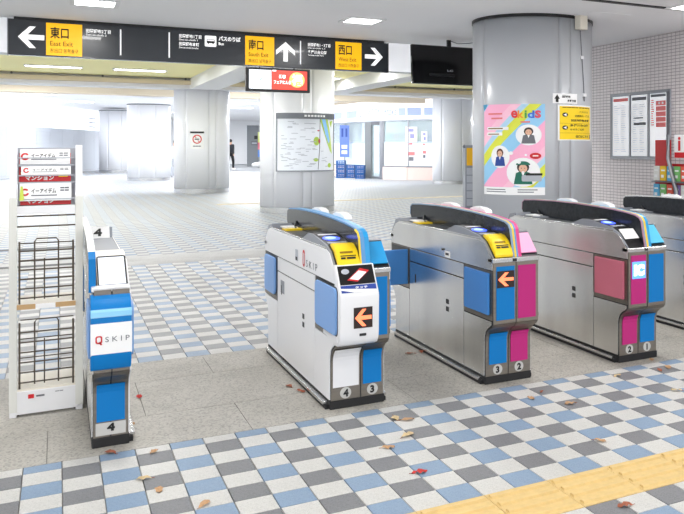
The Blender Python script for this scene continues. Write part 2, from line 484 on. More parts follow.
# ================================================================== CEILING, BEAMS, WALLS
CZ = 3.1
def struct(nm, mb, m, label):
    return tag(mb.build(nm, m), label, None, kind='structure')
struct('ceiling', MB().box(-9, 6.3, -5.6, 9.5, CZ, CZ + .95), M_CEIL, 'plain light grey ceiling above the ticket gates')
struct('ceiling_recess', MB().box(-30, 30, 9.5, 12.3, 3.95, 4.05), M_CEILF, 'white raised ceiling hidden above the hanging sign')  # unseen recess, shaped so the added lights can reach the beam
struct('ceiling_bay', MB().box(-30, 30, 12.3, 24, 3.5, 3.6), M_CEILY, 'pale yellow ceiling of the bay behind the sign')
struct('ceiling_concourse', MB().box(-30, 30, 24, 80, 3.62, 3.72), M_CEILF, 'white ceiling over the far concourse')
struct('beam', MB().box(-30, 30, 12.3, 12.7, 2.92, 4.05), M_BEAM, 'white ceiling beam right behind the hanging direction sign')
for xa, xb, lab in ((1.95, 2.75, 'white beam running from the sign to the pillar with the no smoking notice'), (6.0, 6.7, 'white ceiling beam above the hanging black television')):
    struct('beam', MB().box(xa, xb, 12.7, 23.6, 3.18, 3.6), M_BEAM, lab)
b2 = struct('beam', MB().box(-30, 30, 23.6, 24.6, 3.2, 3.72), M_BEAM, 'wide white cross beam above the row of white pillars')
MB().box(-30, 30, 23.4, 23.6, 3.3, 3.42).build('ledge', M_BEAMB, b2)
for k in range(9):
    MB().cyl((-7 + k * 2.2, 23.35, 3.46), .03, .05, 'y', 8).build('bolt', M_INKG, b2)
struct('beam', MB().box(-30, 30, 29.6, 30.3, 3.3, 3.7), M_BEAMB, 'beige beam crossing the far concourse ceiling')
# right mosaic wall
WX = 6.2
wr = struct('wall_right', MB().box(WX, WX + .3, -5.6, 9.5, 0, CZ), brick_material('mosaic', (230, 222, 222), (236, 229, 229), (166, 157, 160), .095, .0475, .0045), 'wall of small pinkish white mosaic tiles beside the gates')
struct('wall_return', MB().box(WX, 22, 9.3, 9.5, 0, 4.05), M_WALLW, 'white wall end hidden behind the grey pillar')
struct('wall_back', MB().box(-6, 40, 68, 68.3, 0, 3.7), M_WALLW, 'white far wall of the concourse')
struct('wall_side', MB().box(26, 26.3, 9.5, 68, 0, 3.7), M_WALLW, 'white wall at the far right of the concourse')
# ceiling hatch and slot near the pillar
h1 = struct('trim_1', MB().box(4.15, 4.75, 5.3, 5.9, CZ - .006, CZ), M_CEIL, 'square inspection hatch in the ceiling by the grey pillar')
struct('trim_2', MB().box(3.6, 6.2, 4.62, 4.70, CZ - .012, CZ), M_DARK, 'dark slot running across the ceiling at the upper right')
# grey hoarding at the far left: one corrugated sheet after the other
hp0 = Vector((-3.73, 40.47)); hp1 = Vector((0.9, 54.6)); hd = (hp1 - hp0).normalized(); hn = Vector((hd.y, -hd.x))
hang = math.atan2(hd.y, hd.x)
wl = thing('wall_left', 'low grey slatted hoarding wall at the far left of the concourse', None, (hp0.x - hd.x * 12, hp0.y - hd.y * 12, 0), hang, kind='structure')
Lh = (hp1 - hp0).length + 12
k = 0; x = 0.0
while x < Lh - .1:
    w = min(1.8, Lh - x); sheet = MB()
    sheet.box(x + .006, x + w - .006, 0, .05, 0.12, 2.4)
    for q in range(11): sheet.box(x + .006, x + w - .006, -.025, 0, .16 + q * .205, .16 + q * .205 + .15)
    sheet.build('panel', M_HOARD, wl); x += 1.8
MB().box(0, Lh, -.04, .1, 0, .12).build('plinth', M_INKL, wl)
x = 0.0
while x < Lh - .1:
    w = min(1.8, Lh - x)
    MB().box(x + .01, x + w - .01, .02, .10, 2.42, 3.64).build('glow_pane', mat('upper_wall_glow', (244, 248, 255), .4, emit=.75), wl); x += 1.8  # panes stand for the upper wall, with an added glow for its white band
MB().box(0, Lh, .0, .12, 2.4, 2.42).build('glow_pane_sill', M_WHITE, wl)
fnh = plane_chart((Lh - 2.6, -.002, 2.5), (1, 0, 0), (0, 0, 1), (0, -1, 0), .002)
multi(lines_print(.0, .0, 1.6, .75, 3, .35, .3), fnh, wl, M_INKL, 'small_print')

# ================================================================== LIGHTS
def lamp_light(parent, size, watts, z, sy=None, color=(1, .99, .97)):
    l = bpy.data.lights.new('lamp', 'AREA'); l.energy = watts; l.color = color
    if sy: l.shape = 'RECTANGLE'; l.size = size; l.size_y = sy
    else: l.shape = 'SQUARE'; l.size = size
    o = bpy.data.objects.new('lamp', l); COL.objects.link(o); o.parent = parent; o.location = (0, 0, z)
    return o
def downlight(x, y, label, z=CZ):
    t = thing('ceiling_light', label, 'light', (x, y, z), 0, 'square downlights over the gates')
    b = MB(); s = .25; u = .2
    for a in ((-s, s, -s, -u), (-s, s, u, s), (-s, -u, -u, u), (u, s, -u, u)): b.box(a[0], a[1], a[2], a[3], -.02, 0)
    b.build('frame', M_WHITE_M, t)
    MB().box(-u, u, -u, u, -.012, -.002).build('diffuser', M_LAMP, t)
    lamp_light(t, .4, NEAR_W, -.025)
    return t
near = [(-1.144, 7.65, 'glowing square ceiling light above the left end of the long sign'), (1.943, 7.41, 'glowing square ceiling light above the right end of the long sign')]
for a in near: downlight(*a)
for yy in (4.4, 1.4, -1.6, -4.6):
    for xx in (-4.2, -1.14, 1.94, 5.0): downlight(xx, yy, 'square ceiling light, %s from left, %s row nearer than the sign' % (('first', 'second', 'third', 'fourth')[(-4.2, -1.14, 1.94, 5.0).index(xx)], ('first', 'second', 'third', 'fourth')[(4.4, 1.4, -1.6, -4.6).index(yy)]))
ORD = ('first', 'second', 'third', 'fourth', 'fifth', 'sixth')
def fluoro(x, y, z, label, watts, group, m=None, rz=0):
    t = thing('ceiling_light', label, 'light', (x, y, z), rz, group)
    b = MB()
    for a in ((-.65, .65, -.2, -.16), (-.65, .65, .16, .2), (-.65, -.61, -.16, .16), (.61, .65, -.16, .16)): b.box(a[0], a[1], a[2], a[3], -.03, 0)
    b.build('frame', M_WHITE_M, t)
    MB().box(-.61, .61, -.16, .16, -.02, -.003).build('diffuser', m or M_LAMPF, t)
    lamp_light(t, 1.2, watts, -.035, .3, (.97, .98, 1.0))
for k, xx in enumerate((-6.5, -3.5, -0.5, 2.5, 5.5, 8.5)):
    fluoro(xx, 10.1, 3.95, 'unseen added light in the raised ceiling above the sign, %s from left' % ORD[k], 26.0, 'added lights of the raised ceiling')  # unseen lights added to brighten the face of the beam
for yy in (14.2, 17.6, 21.2):
    for xx in (-6.5, -4.0, -1.6, 0.4, 5.2, 9.0):
        fluoro(xx, yy, 3.5, 'flat light in the yellow ceiling, %s from left, %s row from the sign' % (ORD[(-6.5, -4.0, -1.6, 0.4, 5.2, 9.0).index(xx)], ORD[(14.2, 17.6, 21.2).index(yy)]), BAY_W, 'lights of the yellow ceiling bay')
for yy in (27.5, 31.5, 39.5, 44.5, 53, 61):
    for xx in (-7, -2.6, 4.6, 7.3, 16, 21):
        if xx < 0 and (yy > 35 or xx < -5 and yy > 30): continue
        fluoro(xx, yy, 3.62, 'flat light in the far white ceiling, %s from the left in its %s row' % (ORD[(-7, -2.6, 4.6, 7.3, 16, 21).index(xx)], ORD[(27.5, 31.5, 39.5, 44.5, 53, 61).index(yy)]), FAR_W, 'lights of the far concourse')

for xx, yy, lab in ((-2.2, 36.5, 'added flat light in the far white ceiling, nearest the grey hoarding'), (-0.6, 42.0, 'added flat light in the far white ceiling, deepest along the grey hoarding')):  # two extra lights added to brighten the hoarding
    fluoro(xx, yy, 3.62, lab, FAR_W, 'lights of the far concourse')

# ================================================================== PILLARS
PILLAR_R = 0.8
def pillar(c, R, z1, label, m, a_seams, skirt=True, ring=None, glow=None):
    t = thing('pillar', label, None, (c[0], c[1], 0), 0, kind='structure')
    MB().cyl((0, 0, 0), R - .012, z1, 'z', 48).build('core', M_INKL, t, smooth=.6)
    z0 = .14 if skirt else 0.0
    for i, a in enumerate(a_seams):
        a1 = a_seams[(i + 1) % len(a_seams)]
        while a1 <= a: a1 += 2 * PI
        g = .003 / R; n = max(4, int((a1 - a) / .09))
        b = MB(); vs = []
        for q in range(n + 1):
            an = a + g + (a1 - a - 2 * g) * q / n
            for rr, zz in ((R, z0), (R, z1 - .03)): vs.append((rr * math.cos(an), rr * math.sin(an), zz))
        fs = [(2 * q, 2 * q + 2, 2 * q + 3, 2 * q + 1) for q in range(n)]
        b.add(vs, fs); o = b.build('panel', m, t, smooth=.6)
        sol = o.modifiers.new('solid', 'SOLIDIFY'); sol.thickness = .015; sol.offset = -1
    if skirt:
        MB().cyl((0, 0, 0), R - .005, z0 - .01, 'z', 40).build('skirt', M_STEEL_W, t, smooth=.6)
    if ring: MB().cyl((0, 0, z1 - .04), R + .012, .04, 'z', 48).build('top_ring', ring, t, smooth=.6)
    return t
def seams_at(c, R, xs, extra=5):
    a = sorted(pcyl(x, HZ, c, R)[0] % (2 * PI) for x in xs)
    lo, hi = a[-1], a[0] + 2 * PI
    if hi - lo < PI:  # visible arc wraps; fall back
        pass
    a += [(lo + (hi - lo) * (i + 1) / (extra + 1)) % (2 * PI) for i in range(extra)]
    return sorted(a)
PB = (4.0, 6.5)
pil_big = pillar(PB, PILLAR_R, CZ, 'big grey round pillar carrying the colourful poster', M_PILLAR, seams_at(PB, PILLAR_R, (484, 559, 571)), True, M_BLACK)
PMAP = (3.12, 15.44)
pil_map = pillar(PMAP, PILLAR_R, 3.2, 'white round pillar with the framed area map', M_PILLARW, seams_at(PMAP, PILLAR_R, (274, 303, 312)), True)
P2 = (2.45, 24.7)
pil_2 = pillar(P2, PILLAR_R + .02, 3.4, 'white round pillar with the no smoking notice', M_PILLARW, seams_at(P2, PILLAR_R, (186, 209, 216)), True, M_INKL)
P3 = (1.885, 35.67)
pillar(P3, PILLAR_R + .05, 3.25, 'pale grey round pillar next to the no smoking pillar', M_PILLARW, seams_at(P3, PILLAR_R, (140, 155)), True, M_INKG)
P4 = (1.313, 49.1)
pillar(P4, PILLAR_R, 3.5, 'pale grey round pillar at the end of the hoarding', M_PILLARW, seams_at(P4, PILLAR_R, (108, 121)), True, M_INKG)
PR = (11.845, 26.2)
pillar(PR, PILLAR_R, 3.5, 'white round pillar to the right of the shop', M_PILLARW, seams_at(PR, PILLAR_R, (442, 462)), True, M_INKG)
def cyl_chart(c, R, a0, z0, off):
    # chart x runs to the viewer's right along the cylinder (clockwise seen from above is left to right from outside: +angle)
    return lambda s, t: (c[0] + (R + off) * math.cos(a0 + s / R), c[1] + (R + off) * math.sin(a0 + s / R), z0 + t)
def cyl_sheet(c, R, pxbox, label, cat, name, m, thick=.003, kind='thing', parent=None):
    """a thin curved sheet that fills the pixel box (x0,y0,x1,y1) on the cylinder"""
    a0, zt = pcyl(pxbox[0], pxbox[1], c, R); a1, zb = pcyl(pxbox[2], pxbox[3], c, R)
    am, zt = pcyl((pxbox[0] + pxbox[2]) / 2, pxbox[1], c, R); _, zb = pcyl((pxbox[0] + pxbox[2]) / 2, pxbox[3], c, R)
    if a1 < a0: a1 += 2 * PI
    w, h = (a1 - a0) * R, zt - zb
    return a0, w, zb, h
def curved(fn, w, h, n=14, t=.004):
    b = MB(); vs = []
    for i in range(n + 1):
        vs += [fn(w * i / n, 0), fn(w * i / n, h)]
    b.add(vs, [(2 * i, 2 * i + 2, 2 * i + 3, 2 * i + 1) for i in range(n)])
    return b

# ---- colourful poster on the grey pillar
def stripes_material():
    m = bpy.data.materials.new('poster_stripes'); m.use_nodes = True
    nt = m.node_tree; p = nt.nodes['Principled BSDF']; N = nt.nodes.new; L = nt.links.new
    uv = N('ShaderNodeUVMap'); uv.uv_map = 'UVMap'; sep = N('ShaderNodeSeparateXYZ'); L(uv.outputs[0], sep.inputs[0])
    def mth(op, a, b=None):
        n = N('ShaderNodeMath'); n.operation = op
        for i, v in enumerate((a, b)):
            if v is None: continue
            if isinstance(v, (int, float)): n.inputs[i].default_value = v
            else: L(v, n.inputs[i])
        return n.outputs[0]
    s = mth('FRACT', mth('MULTIPLY', mth('ADD', mth('MULTIPLY', sep.outputs[0], -.72), mth('ADD', sep.outputs[1], 1.0)), 1.22))
    r = N('ShaderNodeValToRGB'); r.color_ramp.interpolation = 'CONSTANT'
    e = r.color_ramp.elements
    cols = [(0, (250, 178, 208)), (.34, (150, 205, 240)), (.6, (222, 226, 70)), (.76, (176, 214, 238)), (.86, (252, 196, 216))]
    e[0].color = lin(cols[0][1]); e[0].position = 0; e[1].color = lin(cols[1][1]); e[1].position = cols[1][0]
    for q, c in cols[2:]:
        k = e.new(q); k.color = lin(c)
    L(s, r.inputs[0]); L(r.outputs[0], p.inputs['Base Color']); p.inputs['Roughness'].default_value = .5
    return m
a0, w, zb, h = cyl_sheet(PB, PILLAR_R, (484.5, 104, 545, 195), '', '', '', None)
def base_fn(off): return cyl_chart(PB, PILLAR_R, a0, zb, off)
po = thing('poster', 'colourful pastel striped poster with cartoon staff in circles on the grey pillar', 'poster', (PB[0] + PILLAR_R * math.cos(a0 + w / 2 / PILLAR_R), PB[1] + PILLAR_R * math.sin(a0 + w / 2 / PILLAR_R), zb))
def lf(off, org=None):
    o = po.location
    f = cyl_chart(PB, PILLAR_R, a0, zb, off)
    def g(s, t):
        p = f(s * w, t * h); return (p[0] - o[0], p[1] - o[1], p[2] - o[2])
    return curve(g)
b = MB(); n = 16; vs = []
for i in range(n + 1): vs += [lf(.004)(i / n, 0), lf(.004)(i / n, 1)]
b.add(vs, [(2 * i, 2 * i + 2, 2 * i + 3, 2 * i + 1) for i in range(n)])
sheet = b.build('sheet', stripes_material(), po)
uvl = sheet.data.uv_layers.new(name='UVMap')
for lp in sheet.data.loops:
    i, top = divmod(lp.vertex_index, 2); uvl.data[lp.index].uv = (i / n, top)
def strip_poly(x0, y0, x1, y1): return rect(x0, y0, x1, y1)
poly_chart(strip_poly(0, 0, 1, .085), lf(.006), po, M_PAPER, 'footer')
multi(lines_print(.06, .02, .45, .07, 2, .4) + lines_print(.6, .02, .95, .07, 2, .4), lf(.007), po, M_INKG, 'small_print')
for ch, x, wd, c in (('e', .50, .10, (226, 60, 60)), ('k', .60, .09, (240, 150, 40)), ('i', .70, .035, (70, 160, 80)), ('d', .745, .10, (60, 110, 210)), ('s', .85, .09, (226, 80, 100))):
    text(ch, po, mat('ink_%d_%d_%d' % c, c, .5), lf(.0075), x, .845, wd, .085, bold=.03)
multi(lines_print(.1, .88, .46, .91, 1, .6) + lines_print(.16, .83, .44, .86, 1, .6) + lines_print(.64, .79, .8, .815, 1, .7), lf(.007), po, M_REDL, 'headline')
multi([strip_poly(.08, .715, .46, .75), strip_poly(.08, .655, .36, .69)], lf(.007), po, M_PAPER, 'caption_box')
multi(lines_print(.1, .722, .44, .743, 1, .6) + lines_print(.1, .66, .34, .68, 1, .6), lf(.008), po, M_INKB, 'caption')
def figure(cx, cy, r, ry, body, hair, cloth, hat=None, extra=None):
    poly_chart(ell(cx, cy, r, ry, 28), lf(.0075), po, M_PAPER, 'portrait_circle')
    poly_chart([(cx - r * .55, cy - ry * .82), (cx + r * .55, cy - ry * .82), (cx + r * .42, cy - ry * .05), (cx + r * .12, cy + ry * .08), (cx - r * .12, cy + ry * .08), (cx - r * .42, cy - ry * .05)], lf(.0085), po, cloth, 'jacket')
    poly_chart(ell(cx, cy + ry * .34, r * .36, ry * .38, 16), lf(.009), po, hair, 'hair')
    poly_chart(ell(cx, cy + ry * .26, r * .25, ry * .28, 16), lf(.0098), po, M_SKIN, 'face')
    poly_chart([(cx - r * .12, cy + ry * .08), (cx + r * .12, cy + ry * .08), (cx, cy - ry * .3)], lf(.0098), po, M_PAPER, 'shirt')
    multi([ell(cx - r * .1, cy + ry * .28, r * .03, ry * .03, 6), ell(cx + r * .1, cy + ry * .28, r * .03, ry * .03, 6)], lf(.0104), po, M_INK, 'eyes')
    if hat: poly_chart(ell(cx, cy + ry * .5, r * .42, ry * .26, 12, 0, PI), lf(.0104), po, hat, 'hat')
figure(.76, .66, .19, .115, None, M_HAIR, M_INKG)
figure(.32, .42, .16, .125, None, mat('hair_brown', (92, 52, 34), .6), M_NAVY)
figure(.68, .25, .25, .16, None, M_HAIR, M_GREEN, M_GREEN)
poly_chart(rrect(.66, .15, .95, .22, .02), lf(.0104), po, M_INKL, 'gadget'); poly_chart(rect(.72, .215, .96, .24), lf(.011), po, M_INK, 'gadget_top')
poly_chart(ell(.86, .43, .085, .035, 16), lf(.0108), po, M_RED, 'speech_badge')
multi([rect(.82, .425, .9, .437)], lf(.0114), po, M_PAPER, 'badge_print')
multi([ell(.62, .36, .03, .018, 10), ell(.5, .46, .035, .02, 10), ell(.72, .44, .02, .012, 8)], lf(.0104), po, M_PAPER, 'dots')
poly_chart([(-.02, 1.0), (.08, 1.005), (.05, .965), (.0, .93)], lf(.006), po, mat('tape_teal', (70, 150, 190), .5), 'corner_tape')

# ---- yellow notice and small white arrow sign on the grey pillar
a0n, wn, zbn, hn_ = cyl_sheet(PB, PILLAR_R, (557.5, 105, 590, 140.5), '', '', '', None)
def curved_sign(name, label, px, m, tk=.004):
    A, w_, z_, h_ = cyl_sheet(PB, PILLAR_R, px, '', '', '', None)
    t = thing(name, label, 'sign', (PB[0] + PILLAR_R * math.cos(A + w_ / 2 / PILLAR_R), PB[1] + PILLAR_R * math.sin(A + w_ / 2 / PILLAR_R), z_))
    o = t.location
    def g(off):
        f = cyl_chart(PB, PILLAR_R, A, z_, off)
        def q(s, tt):
            p = f(s * w_, tt * h_); return (p[0] - o[0], p[1] - o[1], p[2] - o[2])
        return curve(q, .1)
    b = MB(); n = 10; vs = []
    for i in range(n + 1): vs += [g(tk)(i / n, 0), g(tk)(i / n, 1)]
    b.add(vs, [(2 * i, 2 * i + 2, 2 * i + 3, 2 * i + 1) for i in range(n)])
    b.build('board', m, t)
    return t, g
t, g = curved_sign('notice', 'yellow notice with black arrows and a white border on the grey pillar', (557.5, 105, 590, 140.5), M_PAPER)
poly_chart(strip_poly(.04, .03, .96, .96), g(.006), t, M_YEL, 'yellow_field')
multi([ell(.16, .72, .065, .06, 12), ell(.16, .36, .065, .06, 12)], g(.007), t, M_INK, 'round_arrow_symbol')
multi([[(.12, .36), (.19, .40), (.19, .32)], [(.12, .72), (.19, .76), (.19, .68)]], g(.008), t, M_PAPER, 'arrow_point')
text('バスのりば', t, M_INK, g(.007), .52, .78, .32, .055)
text('田園調布1・2丁目', t, M_INK, g(.007), .40, .66, .48, .065)
text('田園調布本町', t, M_INK, g(.007), .30, .53, .58, .07, bold=.03)
text('多摩川台公園', t, M_INK, g(.007), .27, .39, .56, .07, bold=.03)
text('せせらぎ公園', t, M_INK, g(.007), .27, .28, .4, .06, bold=.02)
text('出口はこちら', t, M_INK, g(.007), .42, .08, .42, .075, bold=.03)
multi(lines_print(.1, .9, .92, .95, 1, .5, .2, 8) + [rect(.04, .478, .96, .484), rect(.04, .208, .96, .214), rect(.9, .05, .94, .17)], g(.0075), t, M_INKB, 'rule_lines')
t, g = curved_sign('direction_plate', 'small white direction plate above the yellow notice on the pillar', (552.5, 93.5, 577, 103.5), M_PAPER)
poly_chart([(.06, .45), (.16, .9), (.26, .45), (.21, .45), (.21, .12), (.11, .12), (.11, .45)], g(.006), t, M_INK, 'arrow')
text('田園調布', t, M_INK, g(.006), .34, .55, .34, .26, bold=.03); text('本町方面', t, M_INK, g(.006), .55, .16, .38, .26, bold=.03)
# junction box and conduit on the pillar
jb = thing('junction_box', 'small cream junction box with a hanging cable at the top of the grey pillar', 'box', (0, 0, 0))
an = pcyl(579, 20, PB, PILLAR_R + .03)[0]
jx, jy = PB[0] + (PILLAR_R + .068) * math.cos(an), PB[1] + (PILLAR_R + .068) * math.sin(an)
jb.location = (jx, jy, CZ - .18); jb.rotation_euler = (0, 0, an)
MB().box(-.05, .05, -.07, .07, 0, .18, b=.008).build('case', M_CREAM, jb)
MB().tube([(-.045, .03, .0), (-.061, .08, -.3), (-.068, .12, -.62), (-.074, .145, -.90)], .006).build('cable', M_INKG, jb)
for zz, yy in ((-.32, .083), (-.80, .135)): MB().box(-.085, -.05, yy - .03, yy + .03, zz - .04, zz, b=.004).build('cable_clip', M_WHITE, jb)

# ---- area map on the second pillar
A, w_, z_, h_ = cyl_sheet(PMAP, PILLAR_R, (277.5, 113, 331.5, 171.5), '', '', '', None)
mp = thing('area_map', 'framed neighbourhood map with a blue river wrapped round the white pillar', 'map', (PMAP[0] + PILLAR_R * math.cos(A + w_ / 2 / PILLAR_R), PMAP[1] + PILLAR_R * math.sin(A + w_ / 2 / PILLAR_R), z_))
def mg(off):
    o = mp.location; f = cyl_chart(PMAP, PILLAR_R, A, z_, off)
    def q(s, t):
        p = f(s * w_, t * h_); return (p[0] - o[0], p[1] - o[1], p[2] - o[2])
    return curve(q)
def curved_slab(g, x0, y0, x1, y1, o0, o1, n=12):
    b = MB(); vs = []
    for i in range(n + 1):
        s = x0 + (x1 - x0) * i / n; vs += [g(o0)(s, y0), g(o0)(s, y1), g(o1)(s, y1), g(o1)(s, y0)]
    fs = [tuple(range(4)), tuple(range(4 * n, 4 * n + 4))]
    for i in range(n):
        for k in range(4): fs.append((4 * i + k, 4 * i + (k + 1) % 4, 4 * i + 4 + (k + 1) % 4, 4 * i + 4 + k))
    return b.add(vs, fs)
curved_slab(mg, 0, 0, 1, 1, .002, .05).build('case', M_WHITE, mp)
curved_slab(mg, .02, .02, .98, .90, .05, .054).build('map_sheet', mat('map_paper', (236, 240, 246), .4), mp)
for bx in ((0, .9, 1, 1), (0, 0, 1, .018), (0, .018, .018, .9), (.982, .018, 1, .9)):
    curved_slab(mg, bx[0], bx[1], bx[2], bx[3], .05, .066).build('frame', M_GREYP if bx[1] < .85 else mat('frame_dark', (120, 124, 130), .3, .4), mp)
multi([rect(.42 + .05 * i, .935, .455 + .05 * i, .968) for i in range(7)], mg(.068), mp, M_PAPER, 'title_print')
MG = mg(.056)
poly_chart([(.66, .9), (.82, .9), (.86, .74), (.90, .5), (.93, .3), (.88, .34), (.80, .5), (.73, .7)], mg(.0558), mp, mat('map_green', (190, 214, 110), .5), 'green_bank')
poly_chart([(.70, .9), (.77, .9), (.82, .72), (.87, .52), (.84, .48), (.77, .64)], mg(.0566), mp, mat('map_blue', (140, 196, 244), .5), 'river')
multi([ell(.61, .52, .05, .075, 14), ell(.60, .2, .04, .03, 10), ell(.86, .1, .04, .04, 10), [(.86, .86), (.94, .88), (.9, .76)]], MG, mp, mat('map_green2', (176, 206, 84), .5), 'park')
multi([ell(.655, .52, .018, .04, 10), ell(.64, .7, .02, .012, 8)], mg(.0565), mp, mat('map_red', (190, 70, 90), .5), 'station_mark')
multi([[(.665, .9), (.675, .9), (.668, .4), (.64, .03), (.63, .03), (.655, .4)]], MG, mp, M_INKG, 'railway')
multi([rect(x, y, x + random.uniform(.04, .1), y + .009) for x, y in [(random.uniform(.06, .55), random.uniform(.05, .85)) for _ in range(60)]] + [rect(x, y, x + .05, y + .008) for x, y in [(random.uniform(.68, .78), random.uniform(.05, .4)) for _ in range(8)]], mg(.057), mp, M_INKL, 'place_names')

# ---- no smoking notice on the third pillar
A, w_, z_, h_ = cyl_sheet(P2, PILLAR_R + .02, (190.5, 131.5, 204, 149), '', '', '', None)
ns = thing('no_smoking_notice', 'white no smoking notice with a red ring on the white pillar', 'sign', (P2[0] + .82 * math.cos(A + w_ / 1.64), P2[1] + .82 * math.sin(A + w_ / 1.64), z_))
def ng(off):
    o = ns.location; f = cyl_chart(P2, PILLAR_R + .02, A, z_, off)
    def q(s, t):
        p = f(s * w_, t * h_); return (p[0] - o[0], p[1] - o[1], p[2] - o[2])
    return curve(q)
curved_slab(ng, 0.02, 0, .98, .94, .003, .008, 8).build('board', M_PAPER, ns)
curved_slab(ng, 0, .9, 1, 1, .003, .03, 8).build('holder', M_BLACK, ns)
ring = MB(); n = 24
o1 = [ng(.01)(.5 + .34 * math.cos(2 * PI * i / n), .56 + .26 * math.sin(2 * PI * i / n)) for i in range(n)]
o2 = [ng(.01)(.5 + .26 * math.cos(2 * PI * i / n), .56 + .20 * math.sin(2 * PI * i / n)) for i in range(n)]
ring.add(o1 + o2, [(i, (i + 1) % n, n + (i + 1) % n, n + i) for i in range(n)])
ring.add([ng(.0105)(*p) for p in ((.3, .72), (.36, .74), (.7, .4), (.64, .38))], [(0, 1, 2, 3)])
ring.build('ring', M_RED, ns)
multi([rect(.32, .53, .66, .59)], ng(.0095), ns, M_INK, 'cigarette')
multi(lines_print(.2, .1, .8, .22, 1, .5, .1, 3), ng(.0095), ns, M_INKG, 'small_print')

# ================================================================== HANGING DIRECTION SIGN
SY = 9.33
sg = thing('direction_sign', 'long black hanging sign with arrows and yellow exit panels', 'sign', (-2.06, SY, 2.61))
SW, SH = 5.06, .46
MB().box(0, SW, 0, .12, 0, SH, b=.006).build('board', M_SIGN, sg)
MB().box(.06, SW - .06, .005, .115, SH, CZ - 2.61).build('top_rail', M_BLACK, sg)
MB().box(-.012, 0, -.004, .124, -.004, SH + .004).build('end_cap', M_ALU, sg); MB().box(SW, SW + .012, -.004, .124, -.004, SH + .004).build('end_cap', M_BLACK, sg)
def sgf(off=.0): return plane_chart((0, -.001 - off, 0), (1, 0, 0), (0, 0, 1), (0, 0, 0))
def arrow(x, z, s, rot):
    pts = []
    for u, v in ARROW_L:
        u -= .5; v -= .5
        c, sn = math.cos(rot), math.sin(rot); pts.append((x + s * (u * c - v * sn), z + s * (u * sn + v * c)))
    h_ = MB()
    pts = pts[::-1]
    h_.add([sgf(.002)(*p) for p in pts], [tuple(range(len(pts)))]); h_.build('arrow', M_SIGNW, sg)
arrow(.25, .235, .29, 0); arrow(3.47, .235, .29, -PI / 2); arrow(4.83, .235, .29, PI)
for x, ja, en, sm in ((.415, '東口', 'East Exit', '东出口 동쪽출구'), (2.895, '南口', 'South Exit', '南出口 남쪽출구'), (4.22, '西口', 'West Exit', '西出口 서쪽출구')):
    y = MB().box(x, x + .41, -.004, 0, .015, .435).build('exit_panel', M_SIGNY, sg)
    text(ja, y, M_INK, sgf(.006), x + .045, .235, .21, .15, bold=.02)
    text(en, y, M_INKB, sgf(.006), x + .045, .14, .26 if x < 1 else .28, .06, bold=.005)
    text(sm, y, M_INKB, sgf(.006), x + .045, .05, .32, .055, bold=.005)
for x in (1.28, 1.883, 3.69):
    MB().box(x - .008, x + .008, -.003, 0, .06, .41).build('divider', M_SIGNW, sg)
text('田園調布2丁目', sg, M_SIGNW, sgf(.003), .87, .335, .29, .055, bold=.02); text('Den-en-chofu 2', sg, M_SIGNW, sgf(.003), .87, .30, .24, .025)
text('田園調布1丁目', sg, M_SIGNW, sgf(.003), 2.01, .345, .29, .055, bold=.02); text('Den-en-chofu 1', sg, M_SIGNW, sgf(.003), 2.01, .31, .24, .025)
text('田園調布本町', sg, M_SIGNW, sgf(.003), 2.01, .235, .26, .055, bold=.02); text('Den-en-chofu-honcho', sg, M_SIGNW, sgf(.003), 2.01, .20, .25, .025)
bi = MB().prism(rrect(2.345, .245, 2.50, .40, .015), 'y', -.004, 0).build('bus_symbol', M_SIGNW, sg)
poly_chart(rrect(2.37, .295, 2.478, .35, .012), sgf(.005), bi, M_INK, 'bus_body'); multi([rect(2.378, .325, 2.47, .343)], sgf(.006), bi, M_SIGNW, 'bus_windows')
multi([ell(2.392, .293, .01, .01, 8), ell(2.455, .293, .01, .01, 8)], sgf(.006), bi, M_INK, 'bus_wheels')
text('バスのりば', sg, M_SIGNW, sgf(.003), 2.53, .335, .30, .07, bold=.04); text('Bus', sg, M_SIGNW, sgf(.003), 2.53, .275, .07, .04, bold=.03)
text('田園調布1・3丁目', sg, M_SIGNW, sgf(.003), 3.80, .335, .34, .055, bold=.02); text('Den-en-chofu 1, 3', sg, M_SIGNW, sgf(.003), 3.80, .30, .26, .025)
text('多摩川台公園', sg, M_SIGNW, sgf(.003), 3.80, .225, .28, .055, bold=.02); text('Tamagawadai Park', sg, M_SIGNW, sgf(.003), 3.80, .19, .24, .025)
# digital screen under the sign
sc = thing('information_screen', 'slim black digital screen with a red advert hanging under the sign', 'screen', (.85, SY + .03, 2.245))
MB().box(0, .93, 0, .07, 0, .35, b=.006).build('housing', M_BLACK, sc)
for x in (.2, .7): MB().cyl((x, .035, .345), .012, .015, 'z', 8).build('hanger', M_BLACK, sc)
scf = lambda o_=0: plane_chart((0, -.0015 - o_, 0), (1, 0, 0), (0, 0, 1), (0, 0, 0))
MB().box(.045, .36, -.002, 0, .04, .32).build('map_screen', mat('screen_pale', (236, 242, 250), .3, emit=.9), sc)
adv = MB().box(.36, .885, -.002, 0, .04, .32).build('advert_screen', mat('screen_red', (230, 66, 52), .3, emit=.9), sc)
poly_chart(ell(.735, .19, .115, .115, 24), scf(.002), adv, mat('advert_glow', (255, 190, 110), .3, emit=.9), 'glow_disc')
MW = mat('screen_text_white', (255, 255, 255), .4, emit=1.0)
text('福', adv, MW, scf(.003), .655, .105, .16, .17, bold=.03)
text('新春', adv, MW, scf(.003), .47, .20, .10, .06, bold=.04); text('フェアにんき', adv, MW, scf(.003), .395, .12, .25, .055, bold=.04)
multi([rect(.375, .305, .43, .325)], scf(.003), adv, MW, 'corner_tag')
multi([[(.19, .16), (.2, .155), (.235, .21), (.225, .215)]], scf(.002), sc, mat('line_green', (120, 170, 150), .4), 'route_line'); multi([ell(.11, .10, .008, .008, 6), ell(.3, .25, .008, .008, 6)], scf(.002), sc, M_INKG, 'route_dot')

